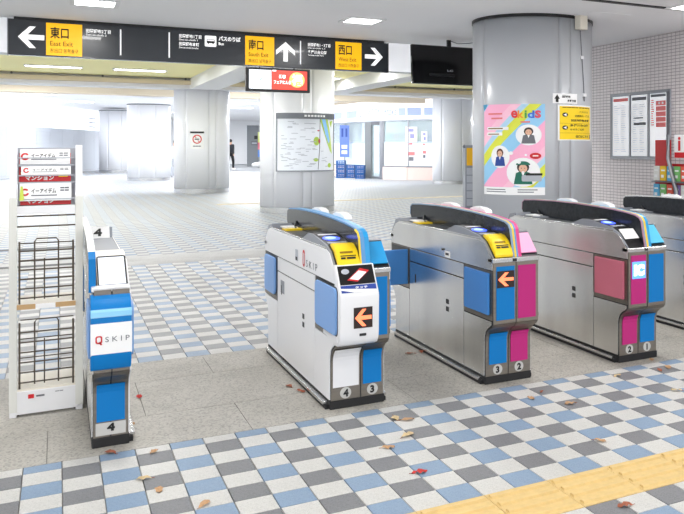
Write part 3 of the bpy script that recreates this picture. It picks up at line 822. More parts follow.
# hanging television
tvp = at_depth(412.4, 12.4)
tv = thing('television', 'black television hanging from the ceiling beside the grey pillar', 'television', (tvp[0], tvp[1], 2.40))
tv.rotation_euler = (math.radians(-4), 0, 0)
MB().box(0, 1.25, 0, .06, 0, .6, b=.012).build('casing', M_BLACKG, tv)
MB().box(.02, 1.23, -.004, 0, .03, .58).build('screen', mat('dark_screen', (8, 8, 10), .12), tv)
MB().box(.28, .7, -.03, 0, .12, .16, b=.005).build('port_strip', M_BLACK, tv)
text('LC', tv, M_INKL, plane_chart((0, -.006, 0), (1, 0, 0), (0, 0, 1), (0, 0, 0)), .58, .2, .1, .03, bold=.03)
MB().box(.61, .67, .02, .06, .58, .72).build('ceiling_pole', M_BLACK, tv)
MB().tube([(.64, .04, .70), (.8, .05, .66), (1.0, .05, .68), (1.2, .05, .72)], .006).build('cable', M_INKG, tv)

# ================================================================== TICKET GATES
Y0 = 1.30
PROF_F = [(.10, .047), (.10, .26), (.095, .29), (.08, .318), (.055, .34), (.02, .358), (0, .38), (0, .765)]
PROF_TOP = [(.10, .855), (.16, .87)]
def mir(p): return (1.70 - p[0], p[1])
FULL = PROF_F + PROF_TOP + [mir(p) for p in (PROF_F + PROF_TOP)[::-1]]
FULL_A = PROF_F[:-1] + [(0, .745), (.06, .745), (.30, .866)] + [mir(p) for p in (PROF_F + PROF_TOP)[::-1]]
FIN_TOP = [(1.655, .915), (1.65, .972), (1.62, .99), (1.45, 1.0), (1.15, 1.008), (.85, 1.008), (.58, 1.002), (.35, .993), (.20, .982), (.11, .972), (.065, .957), (.045, .935), (.005, .772)]
FIN_BOT = [(0.02, .77), (.12, .86), (1.30, .866), (1.34, .876), (1.45, .888), (1.64, .892)]
def side_plates(root, x, out, m_up, m_low, flap_m, flap_open, prefix_white, W, cut=False, rail=True):
    """plates, flap recesses and small fittings on one side; out=-1 left, +1 right"""
    a, b_ = (x - .004, x + .004) if out < 0 else (x - .004, x + .004)
    up = [(.002, .70), (.002, .765), (.10, .855), (.16, .868), (1.54, .868), (1.60, .855), (1.698, .765), (1.698, .70)]
    if cut: up = [(.002, .70), (.002, .743), (.06, .743), (.30, .864)] + up[4:]
    MB().prism(up, 'x', a, b_, bevel=.0015).build('upper_panel', m_up, root)
    MB().prism(rect(.392, .605, 1.308, .694), 'x', a, b_, bevel=.0015).build('middle_panel', m_up, root)
    for yy0, yy1, mm in ((.392, 1.308, m_low),):
        MB().prism(rect(yy0, .052, yy1, .597), 'x', a, b_, bevel=.0015).build('service_door', mm, root)
    fl_ = [(.105, .052), (.386, .052), (.386, .395), (.012, .395), (.012, .374), (.03, .362), (.06, .346), (.086, .322), (.1, .292), (.105, .262)]
    MB().prism(fl_, 'x', a, b_, bevel=.0015).build('lower_panel', m_low, root)
    MB().prism([mir(p) for p in fl_[::-1]], 'x', a, b_, bevel=.0015).build('lower_panel', m_low, root)
    for k, f in enumerate((lambda p: p, mir)):
        q = [f(p) for p in rect(.004, .402, .386, .694)]
        MB().prism(q, 'x', x - .001, x + .001).build('flap_recess', M_STEEL_F if not prefix_white else M_BLACK, root)
        q = [f(p) for p in rect(.004, .402, .386, .425)]
        MB().prism(q, 'x', a, b_).build('recess_sill', M_STEEL_F, root)
        if flap_open and k == 1: continue
        y0f, y1f = (.045, .345) if prefix_white else (.03, .36)
        if root.get('wide_flap') and k == 0 and out < 0: y0f = -.058
        fb = MB()
        q = [f(p) for p in rrect(y0f, .432, y1f, .682, .035 if prefix_white else .008)]
        fb.prism(q, 'x', x + (.002 if out > 0 else -.018), x + (.018 if out > 0 else -.002), bevel=.004)
        fb.build('flap', flap_m, root)
    MB().box(min(x, x + out * .006), max(x, x + out * .006), .62, .66, .40, .43).build('socket', M_DARK, root)
    MB().box(min(x, x + out * .006), max(x, x + out * .006), .62, .66, .35, .38).build('socket', M_DARK, root)
    MB().box(min(x, x + out * .006), max(x, x + out * .006), 1.19, 1.205, .46, .52).build('key_slot', M_DARK, root)
    # kick rail along the plinth
    if not rail: return
    MB().box(min(x, x + out * .03), max(x, x + out * .03), .14, 1.56, .022, .04, b=.003).build('kick_rail', M_STEEL_W, root)
    MB().box(min(x, x + out * .02), max(x, x + out * .02), .12, 1.58, 0, .022).build('rail_base', M_RUBBER, root)

def number_plate(root, ch, x, z, y, m=None):
    d = MB().cyl((x, y, z), .031, .003, 'y', 24).build('number_disc', mat('disc_grey', (198, 197, 193), .5), root)
    text(ch, d, M_INK, plane_chart((0, y - .002, 0), (1, 0, 0), (0, 0, 1), (0, 0, 0)), x - (.014 if ch != '1' else .007), z - .021, None, .042, bold=.05)

def gate_core(x0, W, label, prof=None):
    g = thing('ticket_gate', label, 'ticket gate', (x0, Y0, 0), 0, 'row of automatic ticket gates')
    MB().prism(prof or FULL, 'x', .003, W - .003).build('core', M_DARK, g)
    MB().box(-.002, W + .002, .092, 1.608, 0, .046, b=.004).build('plinth', M_RUBBER, g)
    return g

def front_columns(g, W, mid, m=M_STEEL_F, y_shift=0.0, rear=False):
    f = mir if rear else (lambda p: p)
    pts = [f(p) for p in PROF_F]
    for xa, xb in ((.004, mid - .003), (mid + .003, W - .004)):
        b = MB(); path = pts if rear else pts[::-1]
        for i in range(len(path) - 1):
            p0, p1 = path[i], path[i + 1]
            d = (p1[0] - p0[0], p1[1] - p0[1]); l = math.hypot(*d)
            nx, nz = (d[1] / l, -d[0] / l)
            b.prism([p0, p1, (p1[0] + nx * .004, p1[1] + nz * .004), (p0[0] + nx * .004, p0[1] + nz * .004)], 'x', xa, xb)
        b.build('rear_frame' if rear else 'front_frame', m, g)

def fin(g, W, xc, th, stripes):
    MB().prism(FIN_TOP + FIN_BOT, 'x', xc - th / 2, xc + th / 2).build('divider_fin', M_FIN, g, smooth=.5)
    tot = sum(s[1] for s in stripes); x = xc - tot / 2
    for st in stripes:
        m, wd = st[:2]
        MB().ribbon(FIN_TOP[::-1][:st[2]] if len(st) > 2 else FIN_TOP[::-1], .008, 'x', x, x + wd - .0006).build('fin_stripe', m, g, smooth=.6) ; x += wd
    for yy in (1.08, .60):
        MB().prism([(yy - .13, 1.0), (yy - .11, 1.022), (yy - .05, 1.034), (yy + .05, 1.034), (yy + .11, 1.022), (yy + .13, 1.0)], 'x', xc + th / 2, xc + th / 2 + .05, bevel=.004).build('sensor_pod', M_WHITE, g)
    # strut and rear ticket slot under the fin
    MB().box(xc - .012, xc + .012, 1.36, 1.40, .865, .93).build('fin_strut', M_BLACK, g)
    MB().tube([(xc - .03, 1.38, .92), (xc - .05, 1.33, .89), (xc - .06, 1.26, .874)], .008).build('fin_brace', M_BLACK, g)

def deck(g, W, xc, th, slot, white_label=False, light=True, hump=M_GREYP):
    MB().box(.008, W - .008, .16, 1.54, .868, .874).build('deck_plate', mat('deck_dark', (74, 77, 82), .3), g)
    MB().box(-.002, .012, .16, 1.54, .866, .88, b=.002).build('edge_trim', M_STEEL_W, g)
    MB().box(W - .012, W + .002, .16, 1.54, .866, .88, b=.002).build('edge_trim', M_STEEL_W, g)
    xl0, xl1 = .004, xc - th / 2 - .002
    # rear unit: sloping end cover, white card, yellow slot
    MB().prism([(1.50, .872), (1.60, .86), (1.698, .77), (1.698, .79), (1.62, .885), (1.52, .9)], 'x', .004, W - .004).build('rear_cover', M_GREYP, g)
    MB().box(.03, xl1, 1.22, 1.33, .874, .884).build('rear_ticket_slot', M_YEL if slot else M_GREYP, g)
    MB().box(.04, xl1 - .01, 1.30, 1.42, .884, .892).build('ticket_guide', M_PAPER, g)
    # reader unit
    H = [(.0, .772), (.03, .80), (.10, .862), (.18, .892), (.44, .925), (.54, .925), (.72, .872), (.16, .868), (.10, .85)]
    MB().prism(H, 'x', .0, .010).build('hump_side', hump, g)
    MB().prism(H, 'x', .010, xl1).build('reader_housing', M_BLACK, g)
    # local chart on the sloping reader top from (y .18,z .892) to (y .44,z .925)
    s = Vector((0, .26, .033)).normalized(); nrm = Vector((0, -.033, .26)).normalized()
    ch = lambda off: plane_chart(Vector((0, .18, .892)) + nrm * off, (1, 0, 0), s, (0, 0, 0))
    xm = (xl0 + xl1) / 2
    if light:
        poly_chart(ell(xm, .14, .048, .055, 24), ch(.002), g, M_RLIGHT, 'reader_light')
        poly_chart(ell(xm, .15, .03, .03, 16), ch(.0028), g, mat('reader_centre', (150, 175, 255), .3, emit=1.3), 'reader_symbol')
    poly_chart(rect(.02, .02, xl1 - .01, .05), ch(.002), g, M_INKL, 'reader_label')
    poly_chart(rect(.02, .225, xl1 - .01, .25), ch(.002), g, M_PAPER, 'reader_strip')
    s2 = Vector((0, .10, .09)).normalized(); n2 = Vector((0, -.09, .10)).normalized()
    c2 = lambda off: plane_chart(Vector((0, .0, .772)) + n2 * off, (1, 0, 0), s2, (0, 0, 0))
    if slot:
        y = MB().prism([(-.002, .774), (-.006, .79), (.012, .822), (.05, .868), (.10, .896), (.15, .902), (.17, .890), (.10, .86)], 'x', .018, xl1, bevel=.004).build('ticket_slot', M_YEL, g, smooth=.5)
        d3 = Vector((0, .038, .046)).normalized(); n3 = Vector((0, -.046, .038)).normalized()
        c3 = plane_chart(Vector((0, .012, .822)) + n3 * .003, (1, 0, 0), d3, (0, 0, 0))
        multi([rect(.036, .006, .062, .018), rect(.068, .006, xl1 - .02, .018), rect(.036, .024, xl1 - .016, .030)], c3, y, M_INK, 'slot_print')
        multi([rect(.036, .044, xl1 - .03, .056)], c3, y, mat('ink_ochre', (150, 118, 20), .6), 'slot_caption')
    if white_label:
        MB().prism([(.05, .828), (.12, .886), (.13, .882), (.06, .822)], 'x', .02, xl1 - .004).build('white_label', M_PAPER, g)

def far_half(g, W, xc, th, m):
    xr0 = xc + th / 2 + .004
    P = [(.0, .772), (.03, .80), (.13, .902), (.24, .905), (.40, .872), (.16, .868), (.10, .85)]
    MB().prism(P, 'x', xr0, W - .002).build('far_housing', M_BLACK, g)
    MB().prism([(.012, .79), (.008, .795), (.118, .902), (.124, .897)], 'x', xr0 + .004, W - .006).build('slope_cover', m, g)
    MB().prism([(.126, .908), (.13, .902), (.24, .905), (.38, .878), (.385, .884), (.245, .911)], 'x', xr0, W - .004).build('cover_back', M_GREYP, g)

def front_trim(g, W, m=M_STEEL_W):
    MB().box(-.004, W + .004, -.010, .06, .742, .772, b=.006).build('front_trim', m, g)
    MB().box(-.004, W + .004, 1.64, 1.71, .742, .772, b=.006).build('rear_trim', m, g)
    MB().box(W * .42, W * .5, -.013, -.008, .748, .766).build('card_sensor', M_DARK, g)

def display_arrow(parent, x0, x1, z0, z1, y):
    d = MB().box(x0, x1, y - .003, y, z0, z1).build('arrow_display', mat('display_black', (40, 22, 18), .3), parent)
    pts = [(x0 + .006 + u * (x1 - x0 - .012), z0 + .008 + v * (z1 - z0 - .016)) for u, v in ARROW_L]
    poly_chart(pts[::-1], plane_chart((0, y - .0045, 0), (1, 0, 0), (0, 0, 1), (0, 0, 0)), d, M_ARROW, 'arrow')
    return d

def standard_gate(x0, W, label, nums, cols, flap_l, flap_r, steel_l, open_rear, stripes, cover, slot, ic=False):
    g = gate_core(x0, W, label)
    mid = W / 2; th = .055; xc = W * .53
    front_columns(g, W, mid); front_columns(g, W, mid, rear=True)
    side_plates(g, 0, -1, *steel_l, flap_l, open_rear, False, W)
    side_plates(g, W, 1, M_STEEL, M_STEEL, flap_r, False, False, W)
    front_trim(g, W)
    # coloured panels, upper and lower
    for k, (xa, xb) in enumerate(((.022, mid - .012), (mid + .012, W - .022))):
        MB().box(xa, xb, -.008, -.0035, .402, .722, b=.0015).build('front_panel', cols[k], g)
        path = [(.094, .118), (.094, .262), (.0905, .284), (.077, .308)]
        MB().ribbon(path, .004, 'x', xa + .002, xb - .002).build('kick_panel', cols[k], g)
        number_plate(g, nums[k], (xa + xb) / 2, .083, .0925)
    if ic:
        d = MB().box(.03, mid - .02, -.0125, -.008, .57, .68).build('ic_display', M_IC, g)
        text('IC', d, M_ICW, plane_chart((0, -.0135, 0), (1, 0, 0), (0, 0, 1), (0, 0, 0)), .042, .588, None, .074, bold=.09)
    else:
        display_arrow(g, .026, mid - .016, .595, .695, -.008)
    deck(g, W, xc, th, slot, white_label=not slot)
    fin(g, W, xc, th, stripes)
    far_half(g, W, xc, th, cover)
    return g

WG = .315
gC = standard_gate(.713, WG, 'stainless steel ticket gate numbered 3 and 2 with blue and pink panels', ('3', '2'), (M_BLUEP, M_PINKP), M_FLAPD, M_FLAPP,
                   (M_STEEL, M_STEEL), True, ((M_SGREY, .013), (M_SYEL, .013), (M_SBLUE, .012), (M_SPINK, .022)), M_LPINK, True)
MB().box(-.30, -.006, 1.335, 1.355, .43, .685, b=.006).build('open_flap', M_FLAPD, gC)
MB().box(-.002, .001, 1.33, 1.68, .43, .69).build('flap_slot', M_BLACK, gC)
MB().box(-.012, -.004, .70, .72, .745, .757).build('keyhole', M_DARK, gC); MB().box(-.006, -.003, .60, .68, .705, .745).build('sticker', M_PAPER, gC)
MB().box(-.0075, -.006, .615, .665, .72, .735).build('sticker_print', M_INK, gC)
gD = standard_gate(1.706, WG, 'stainless steel ticket gate numbered 2 and 1 with a lit IC display', ('2', '1'), (M_PINKP, M_BLUEP), M_FLAPP, M_FLAPD,
                   (M_STEEL, M_STEEL), False, ((mat('stripe_mauve', (176, 130, 152), .4), .008), (M_SGREY, .010), (M_SYEL, .016), (M_CBLUE, .022)), M_LBLUE, False, True)
gE = standard_gate(2.75, WG, 'stainless steel ticket gate cut off by the right edge of the picture', ('1', '1'), (M_BLUEP, M_BLUEP), M_FLAPD, M_FLAPD,
                   (M_STEEL, M_STEEL), False, ((M_STEEL, .05),), M_LBLUE, False, False)
MB().box(-.010, -.004, 1.02, 1.12, .76, .80, b=.003).build('lock_plate', M_STEEL_W, gE)

# --- white gate with the QR reader box
def white_gate(x0, W):
    g = gate_core(x0, W, 'white ticket gate numbered 4 and 3 with orange arrow and tilted reader screen')
    mid = W * .56; th = .055; xc = W * .55
    front_columns(g, W, mid); front_columns(g, W, mid, rear=True)
    g['wide_flap'] = 1
    side_plates(g, 0, -1, M_WHITE, M_WHITE, M_FLAPB, False, True, W)
    del g['wide_flap']
    side_plates(g, W, 1, M_STEEL, M_STEEL, M_FLAPD, False, False, W)
    MB().box(mid, W + .004, -.010, .06, .742, .772, b=.006).build('front_trim', M_STEEL_W, g)
    MB().box(-.004, W + .004, 1.64, 1.71, .742, .772, b=.006).build('rear_trim', M_STEEL_W, g)
    MB().box(-.005, 0, 1.12, 1.22, .47, .555, b=.002).build('service_plate', M_GREYP, g)
    # white kick panel on the left, blue panels on the right
    MB().ribbon([(.094, .118), (.094, .262), (.0905, .284), (.077, .308), (.05, .332)], .004, 'x', .014, mid - .012).build('kick_panel', M_WHITE, g)
    MB().ribbon([(.094, .118), (.094, .262), (.0905, .284), (.077, .308)], .004, 'x', mid + .012, W - .016).build('kick_panel', M_BLUEP, g)
    MB().box(mid + .012, W - .016, -.008, -.0035, .402, .722, b=.0015).build('front_panel', M_BLUEP, g)
    for ch, xx in (('4', mid / 2), ('3', (mid + W) / 2)):
        number_plate(g, ch, xx, .083, .0925)
    # white reader box wrapping the flap housing
    rb = MB().prism([(.03, .37), (-.045, .374), (-.082, .388), (-.100, .415), (-.106, .45), (-.110, .64), (-.106, .656), (-.012, .80), (.03, .80), (.03, .74), (.0, .72)], 'x', -.006, mid + .036, bevel=.006).build('reader_box', M_WHITE, g, smooth=.5)
    MB().prism([(-.05, .43), (.05, .425), (.20, .425), (.20, .405), (.0, .39), (-.06, .40)], 'x', -.009, .0).build('recess_lip', M_WHITE, g)
    u = Vector((0, .094, .144)).normalized(); nn = Vector((0, -.144, .094)).normalized()
    ch = lambda off: plane_chart(Vector((0, -.106, .656)) + nn * off, (1, 0, 0), u, (0, 0, 0))
    wB = mid + .030
    s1 = MB(); s1.add([ch(.0015)(*p) for p in rect(.004, .056, wB - .004, .166)], [(0, 1, 2, 3)]); s1 = s1.build('reader_screen', M_BLACKG, rb)
    poly_chart([(.045, .082), (.10, .070), (.175, .132), (.125, .148)], ch(.0025), s1, M_RED, 'red_guide')
    poly_chart([(.058, .088), (.106, .078), (.158, .122), (.116, .134)], ch(.0035), s1, M_PAPER, 'card_picture')
    poly_chart(ell(.042, .132, .022, .016, 12), ch(.003), s1, M_INKL, 'hand_picture')
    b1 = MB(); b1.add([ch(.0015)(*p) for p in rect(.004, .010, wB - .004, .052)], [(0, 1, 2, 3)]); b1 = b1.build('instruction_strip', mat('strip_blue', (36, 64, 150), .4), rb)
    poly_chart([(.004, .026), (.07, .010), (wB - .004, .010), (wB - .004, .020), (.004, .036)], ch(.0025), b1, M_PAPER, 'white_wave')
    text('タッチ', b1, M_PAPER, ch(.003), .08, .030, .07, .014, bold=.03)
    display_arrow(rb, .066, .168, .475, .585, -.1085)
    MB().box(.098, .135, -.109, -.104, .432, .446, b=.002).build('camera_slot', M_DARK, rb)
    MB().prism(rrect(-.066, .424, .352, .69, .038), 'x', -.0075, -.004).build('flap_surround', M_BLACK, g)
    MB().box(.06, .12, .035, .06, .352, .366, b=.002).build('sensor_bar', M_BLACK, g)
    deck(g, W, xc, th, True, hump=M_GREYP)
    fin(g, W, xc, th, ((M_SYEL, .010, 4), (M_SBLUE, .022), (M_CBLUE, .026)))
    far_half(g, W, xc, th, M_CBLUE)
    # Q SKIP on the side
    ch2 = plane_chart((-.0055, 0, 0), (0, -1, 0), (0, 0, 1), (0, 0, 0))
    q = MB(); o = rrect(-.655, .715, -.605, .815, .02); i_ = rrect(-.642, .73, -.618, .80, .012)
    q.add([ch2(*p) for p in o + i_], [(k, (k + 1) % len(o), len(o) + (k + 1) % len(o), len(o) + k) for k in range(len(o))]); q.build('logo_mark', M_RED, g)
    text('S K I P', g, M_INKG, ch2, -.575, .722, .24, .042, bold=.0)
    MB().box(-.006, -.003, .77, .83, .73, .80, b=.001).build('status_label', M_INKL, g); MB().box(-.0072, -.006, .78, .82, .735, .755).build('label_print', M_INK, g)
    return g
gB = white_gate(-.232, .305)

# --- narrow end gate with QR reader at the left
def end_gate(x0, W):
    g = gate_core(x0, W, 'narrow blue and white ticket gate numbered 4 beside the magazine rack', FULL_A)
    front_columns(g, W, W / 2 - .003 + .003)
    side_plates(g, 0, -1, M_STEEL, M_STEEL, M_FLAPB, False, True, W, True, False)
    side_plates(g, W, 1, M_WHITE, M_WHITE, M_FLAPB, False, True, W, True)
    prof = [(.02, .395), (-.035, .40), (-.07, .412), (-.092, .44), (-.102, .49), (-.105, .56), (-.102, .63), (-.09, .69), (-.06, .725), (-.02, .74), (.02, .745)]
    rb = MB().prism(prof, 'x', -.012, W - .002, bevel=.004).build('reader_box', M_BLUEP, g, smooth=.5)
    MB().ribbon([(-.104, .475)] + [(-.102, .49), (-.105, .56), (-.102, .627)], .0, 'x', 0, .001)
    wb = MB().prism([(-.098, .482), (-.1035, .49), (-.1068, .56), (-.1038, .628), (-.098, .628)], 'x', -.0135, W - .0005).build('white_band', M_PAPER, rb)
    MB().ribbon([(-.090, .69), (-.076, .708)], .0015, 'x', -.012, W - .002)
    hl = MB().prism([(-.0985, .655), (-.0935, .684), (-.0905, .6905), (-.094, .6905), (-.0985, .679), (-.1012, .655)], 'x', -.0128, W - .0012).build('highlight_band', mat('band_highlight', (140, 205, 240), .3), rb)  # lighter strip paints the gloss on the box's curved top
    ch = plane_chart((0, -.1085, 0), (1, 0, 0), (0, 0, 1), (0, 0, 0))
    q = MB(); o = rrect(.006, .538, .034, .574, .010); i_ = rrect(.012, .544, .028, .568, .006)
    q.add([ch(*p) for p in o + i_], [(k, (k + 1) % len(o), len(o) + (k + 1) % len(o), len(o) + k) for k in range(len(o))])
    q.add([ch(*p) for p in ((.018, .545), (.026, .532), (.034, .532), (.026, .548))], [(0, 1, 2, 3)]); q.build('logo_mark', M_RED, wb)
    text('S K I P', wb, M_INKG, ch, .046, .543, .10, .024, bold=.0)
    MB().ribbon([(.094, .122), (.094, .262), (.0905, .284), (.08, .302)], .004, 'x', .018, W - .018).build('kick_panel', M_BLUEP, g)
    MB().box(.014, W - .014, .0925, .094, .056, .116).build('number_band', mat('disc_grey', (198, 197, 193), .5), g)
    text('4', g, M_INK, plane_chart((0, .0895, 0), (1, 0, 0), (0, 0, 1), (0, 0, 0)), .062, .074, .034, .038, bold=.06)
    MB().box(-.006, W + .002, .02, .09, .752, .775, b=.006).build('front_trim', M_WHITE, g)
    # sloping white screen with black surround
    P = [(.06, .745), (.08, .752), (.30, .885), (.34, .898), (.46, .90), (.62, .87), (.3, .86)]
    MB().prism(P, 'x', .022, W - .004).build('screen_housing', mat('housing_cream', (238, 232, 220), .5), g)
    u = Vector((0, .22, .133)).normalized(); nn = Vector((0, -.133, .22)).normalized()
    c = lambda off: plane_chart(Vector((0, .08, .752)) + nn * off, (1, 0, 0), u, (0, 0, 0))
    bz = MB()
    f0 = [c(0.0)(*p) for p in rrect(.024, .01, W - .004, .255, .012)]; f1 = [c(.006)(*p) for p in rrect(.024, .01, W - .004, .255, .012)]; n = len(f0)
    bz.add(f0 + f1, [tuple(range(n)), tuple(range(n, 2 * n))] + [(i, (i + 1) % n, n + (i + 1) % n, n + i) for i in range(n)])
    bz = bz.build('screen_bezel', M_BLACK, g)
    poly_chart(rect(.030, .032, W - .012, .242), c(.0075), bz, M_SCREENW, 'screen')
    # fin at the left: blue front edge, white top
    ft = [(1.66, .935), (1.64, .97), (1.55, .985), (1.1, .99), (.6, .975), (.3, .95), (.14, .925), (.09, .90), (.08, .745)]
    MB().prism(ft + [(.16, .745), (.2, .86), (1.3, .866), (1.6, .9)], 'x', -.014, .012).build('divider_fin', M_FIN, g)
    MB().ribbon(ft[::-1][:3], .008, 'x', -.016, .014).build('fin_front_edge', M_BLUEP, g)
    MB().ribbon(ft[::-1][2:], .008, 'x', -.016, .014).build('fin_top_edge', M_WHITE, g)
    MB().box(.008, W - .008, .6, 1.54, .868, .874).build('deck_plate', M_GREYP, g)
    MB().prism([(1.40, .874), (1.62, .874), (1.698, .79), (1.50, .93), (1.42, .935)], 'x', .03, W - .004).build('rear_unit', M_GREYP, g)
    rs = MB().prism([(1.36, .874), (1.40, .874), (1.44, .935), (1.425, .94)], 'x', .03, W - .02).build('rear_number_plate', M_PAPER, g)
    u2 = Vector((0, .065, .066)).normalized(); n3 = Vector((0, -.066, .065)).normalized()
    text('4', rs, M_INK, plane_chart(Vector((0, 1.36, .874)) + n3 * .002, (1, 0, 0), u2, (0, 0, 0)), .05, .015, .045, .06, bold=.05)
    return g
gA = end_gate(-1.375, .157)

# ================================================================== MAGAZINE RACK
RX0, RX1, RY = -1.738, -1.398, 2.10
rk = thing('magazine_rack', 'tall white magazine rack with brown wire baskets by the left gate', 'rack', (RX0, RY, 0))
RW = RX1 - RX0
for s, nm in ((0, 'side_frame'), (1, 'side_frame')):
    xo = 0 if s == 0 else RW - .034
    xi = xo
    b = MB()
    # side frame: upright leaning back slightly, deeper at the foot
    poly = [(.0, .0), (.36, .0), (.36, .06), (.13, .14), (.07, .5), (.07, 1.17), (.10, 1.445), (.045, 1.445), (.0, 1.17)]
    b.prism(poly, 'x', xo, xo + .034, bevel=.003)
    b.build(nm, M_WHITE, rk)
    MB().box(xo - .001, xo + .035, -.006, .0, .03, 1.165, b=.001).build('front_strip', mat('strip_warm', (222, 222, 216), .5), rk)
MB().box(.02, RW - .02, -.004, .03, .015, .137, b=.003).build('kick_plate', M_WHITE, rk)
lb = MB().box(.085, .112, -.006, -.004, .095, .117).build('maker_mark', M_RED, rk)
multi(lines_print(.122, .097, .17, .113, 1, .6) + lines_print(.21, .112, .25, .122, 1, .4, .1, 2), plane_chart((0, -.0055, 0), (1, 0, 0), (0, 0, 1), (0, 0, 0)), rk, M_INKG, 'maker_print')
for xx in (.03, RW - .03): MB().cyl((xx, .04, 0), .012, .02, 'z', 10).build('foot', M_RUBBER, rk)
for xx in (.03, RW - .03): MB().cyl((xx, .3, 0), .012, .02, 'z', 10).build('foot', M_RUBBER, rk)
MB().box(.034, RW - .034, .0, .34, .137, .149).build('lower_shelf', M_CREAM, rk)
sh = MB().box(.034, RW - .034, -.01, .32, .585, .597).build('upper_shelf', M_CREAM, rk)
eb = MB().box(.034, RW - .034, -.014, -.01, .572, .598).build('shelf_edge', M_TAPE, rk)
MB().box(.034 + .085, RW - .034 - .095, -.016, -.0135, .572, .598).build('edge_label', M_PAPER, eb)
def basket(z0, zt, rows):
    b = MB(); xa, xb = .040, RW - .040; yf, yb = .0, .31
    for i in range(rows):
        z = z0 + (zt - z0) * (i + .6) / rows
        wire = MB().tube([(xa, yf, z), (xb, yf, z)], .0042)
        wire.build('cross_wire', M_WIRE, rk)
    for xx in (xa + .006, xb - .006):
        MB().tube([(xx, yf, z0), (xx, yf, zt + .03)], .005).build('upright_wire', M_WIRE, rk)
    xm = (xa + xb) / 2
    MB().tube([(xm - .055, yf - .004, z0 + .02), (xm - .055, yf - .004, zt + .03), (xm - .045, yf - .004, zt + .045), (xm + .045, yf - .004, zt + .045), (xm + .055, yf - .004, zt + .03), (xm + .055, yf - .004, z0 + .02)], .0038).build('wire_loop', M_WIRE, rk)
    MB().tube([(xm - .01, yf - .003, z0 + .02), (xm - .01, yf - .003, zt - .06)], .0035).build('upright_wire', M_WIRE, rk)
    for i in range(3):
        z = z0 + (zt - z0) * (i + .9) / 3
        MB().tube([(xa, yb, z), (xb, yb, z)], .0032).build('back_wire', M_WIRE, rk)
basket(.60, .90, 6); basket(.15, .47, 6)
for z in (1.005, 1.06): MB().box(.034, RW - .034, .02, .024, z, z + .008).build('cross_bar', M_WIRE, rk)
MB().box(.034, RW - .034, .0, .05, 1.075, 1.12).build('holder_front', M_WHITE, rk)
# three stepped holders with flyers
for z, y in ((1.12, .03), (1.245, .06), (1.34, .08)):
    MB().box(.034, RW - .034, y - .02, y + .055, z - .008, z).build('holder_ledge', M_INKL, rk)
    MB().tube([(.034, y - .022, z + .035), (RW - .034, y - .022, z + .035)], .003).build('holder_wire', M_INKL, rk)
MB().box(.034, RW - .034, .125, .13, 1.10, 1.43).build('back_plate', M_INKL, rk)
def flyer(name, label, x, y, z, w_, h_, tilt, kindf):
    t = thing(name, label, 'magazine', (RX0 + x, RY + y, z), 0, 'free job magazines in the rack')
    t.rotation_euler = (math.radians(-tilt), 0, 0)
    f = lambda o_: plane_chart((0, -o_, 0), (1, 0, 0), (0, 0, 1), (0, 0, 0))
    if kindf == 'white':
        MB().box(0, w_, 0, .006, 0, h_).build('cover', M_PAPER, t)
        q = MB(); n = 18
        cx_, cy_, r = w_ * .1, h_ * .5, min(h_ * .3, .02)
        o1 = [f(.002)(cx_ + r * math.cos(PI * .2 + 2 * PI * .85 * i / n), cy_ + r * math.sin(PI * .2 + 2 * PI * .85 * i / n)) for i in range(n + 1)]
        o2 = [f(.002)(cx_ + r * .55 * math.cos(PI * .2 + 2 * PI * .85 * i / n), cy_ + r * .55 * math.sin(PI * .2 + 2 * PI * .85 * i / n)) for i in range(n + 1)]
        q.add(o1 + o2, [(i, i + 1, n + 2 + i, n + 1 + i) for i in range(n)]); q.build('logo_mark', M_RED, t)
        text('イーアイデム', t, M_INK, f(.002), w_ * .22, h_ * .42, w_ * .48, h_ * .3, bold=.02)
        multi([rect(w_ * .22, h_ * .28, w_ * .72, h_ * .34)], f(.002), t, M_INKG, 'rule')
        multi(lines_print(w_ * .78, h_ * .5, w_ * .96, h_ * .8, 2, .5, .2, 2), f(.002), t, M_INKG, 'small_print')
    else:
        MB().box(0, w_, 0, .012, 0, h_).build('cover', M_RED, t)
        multi([rect(w_ * .76, h_ * .3, w_ * .94, h_ * .8), ell(w_ * .06, h_ * .6, .008, .008, 10)], f(.002), t, M_YEL, 'yellow_print')
        text('マンション', t, M_PAPER, f(.002), w_ * .12, h_ * .08, w_ * .55, h_ * .32, bold=.04)
        multi(lines_print(w_ * .12, h_ * .55, w_ * .5, h_ * .8, 1, .6), f(.002), t, M_PAPER, 'white_print')
    return t
flyer('job_magazine', 'white job magazine with a red ring logo, top tier of the rack', .046, .066, 1.342, .235, .082, 12, 'white')
flyer('job_magazine', 'red magazine tucked behind the white one, top tier of the rack', .042, .082, 1.342, .242, .06, 12, 'red')
flyer('job_magazine', 'white job magazine with a red ring logo, middle tier of the rack',   .052, .046, 1.285, .232, .046, 12, 'white')
flyer('job_magazine', 'red magazine with yellow print, middle tier of the rack', .042, .062, 1.247, .242, .08, 12, 'red')
flyer('job_magazine', 'largest white job magazine with a red ring logo, lowest tier of the rack', .046, .013, 1.145, .24, .095, 8, 'white')
flyer('job_magazine', 'dark red magazine below the largest white one in the rack', .048, .034, 1.122, .236, .10, 8, 'red')
tgp = thing('price_tag', 'small yellow green tag on the left edge of the rack holder', 'tag', (RX0 + .045, RY - .002, 1.15))
MB().prism([(0, 0), (.022, 0), (.016, .075), (.006, .075)], 'y', 0, .003).build('card', mat('tag_green', (205, 222, 90), .5), tgp)

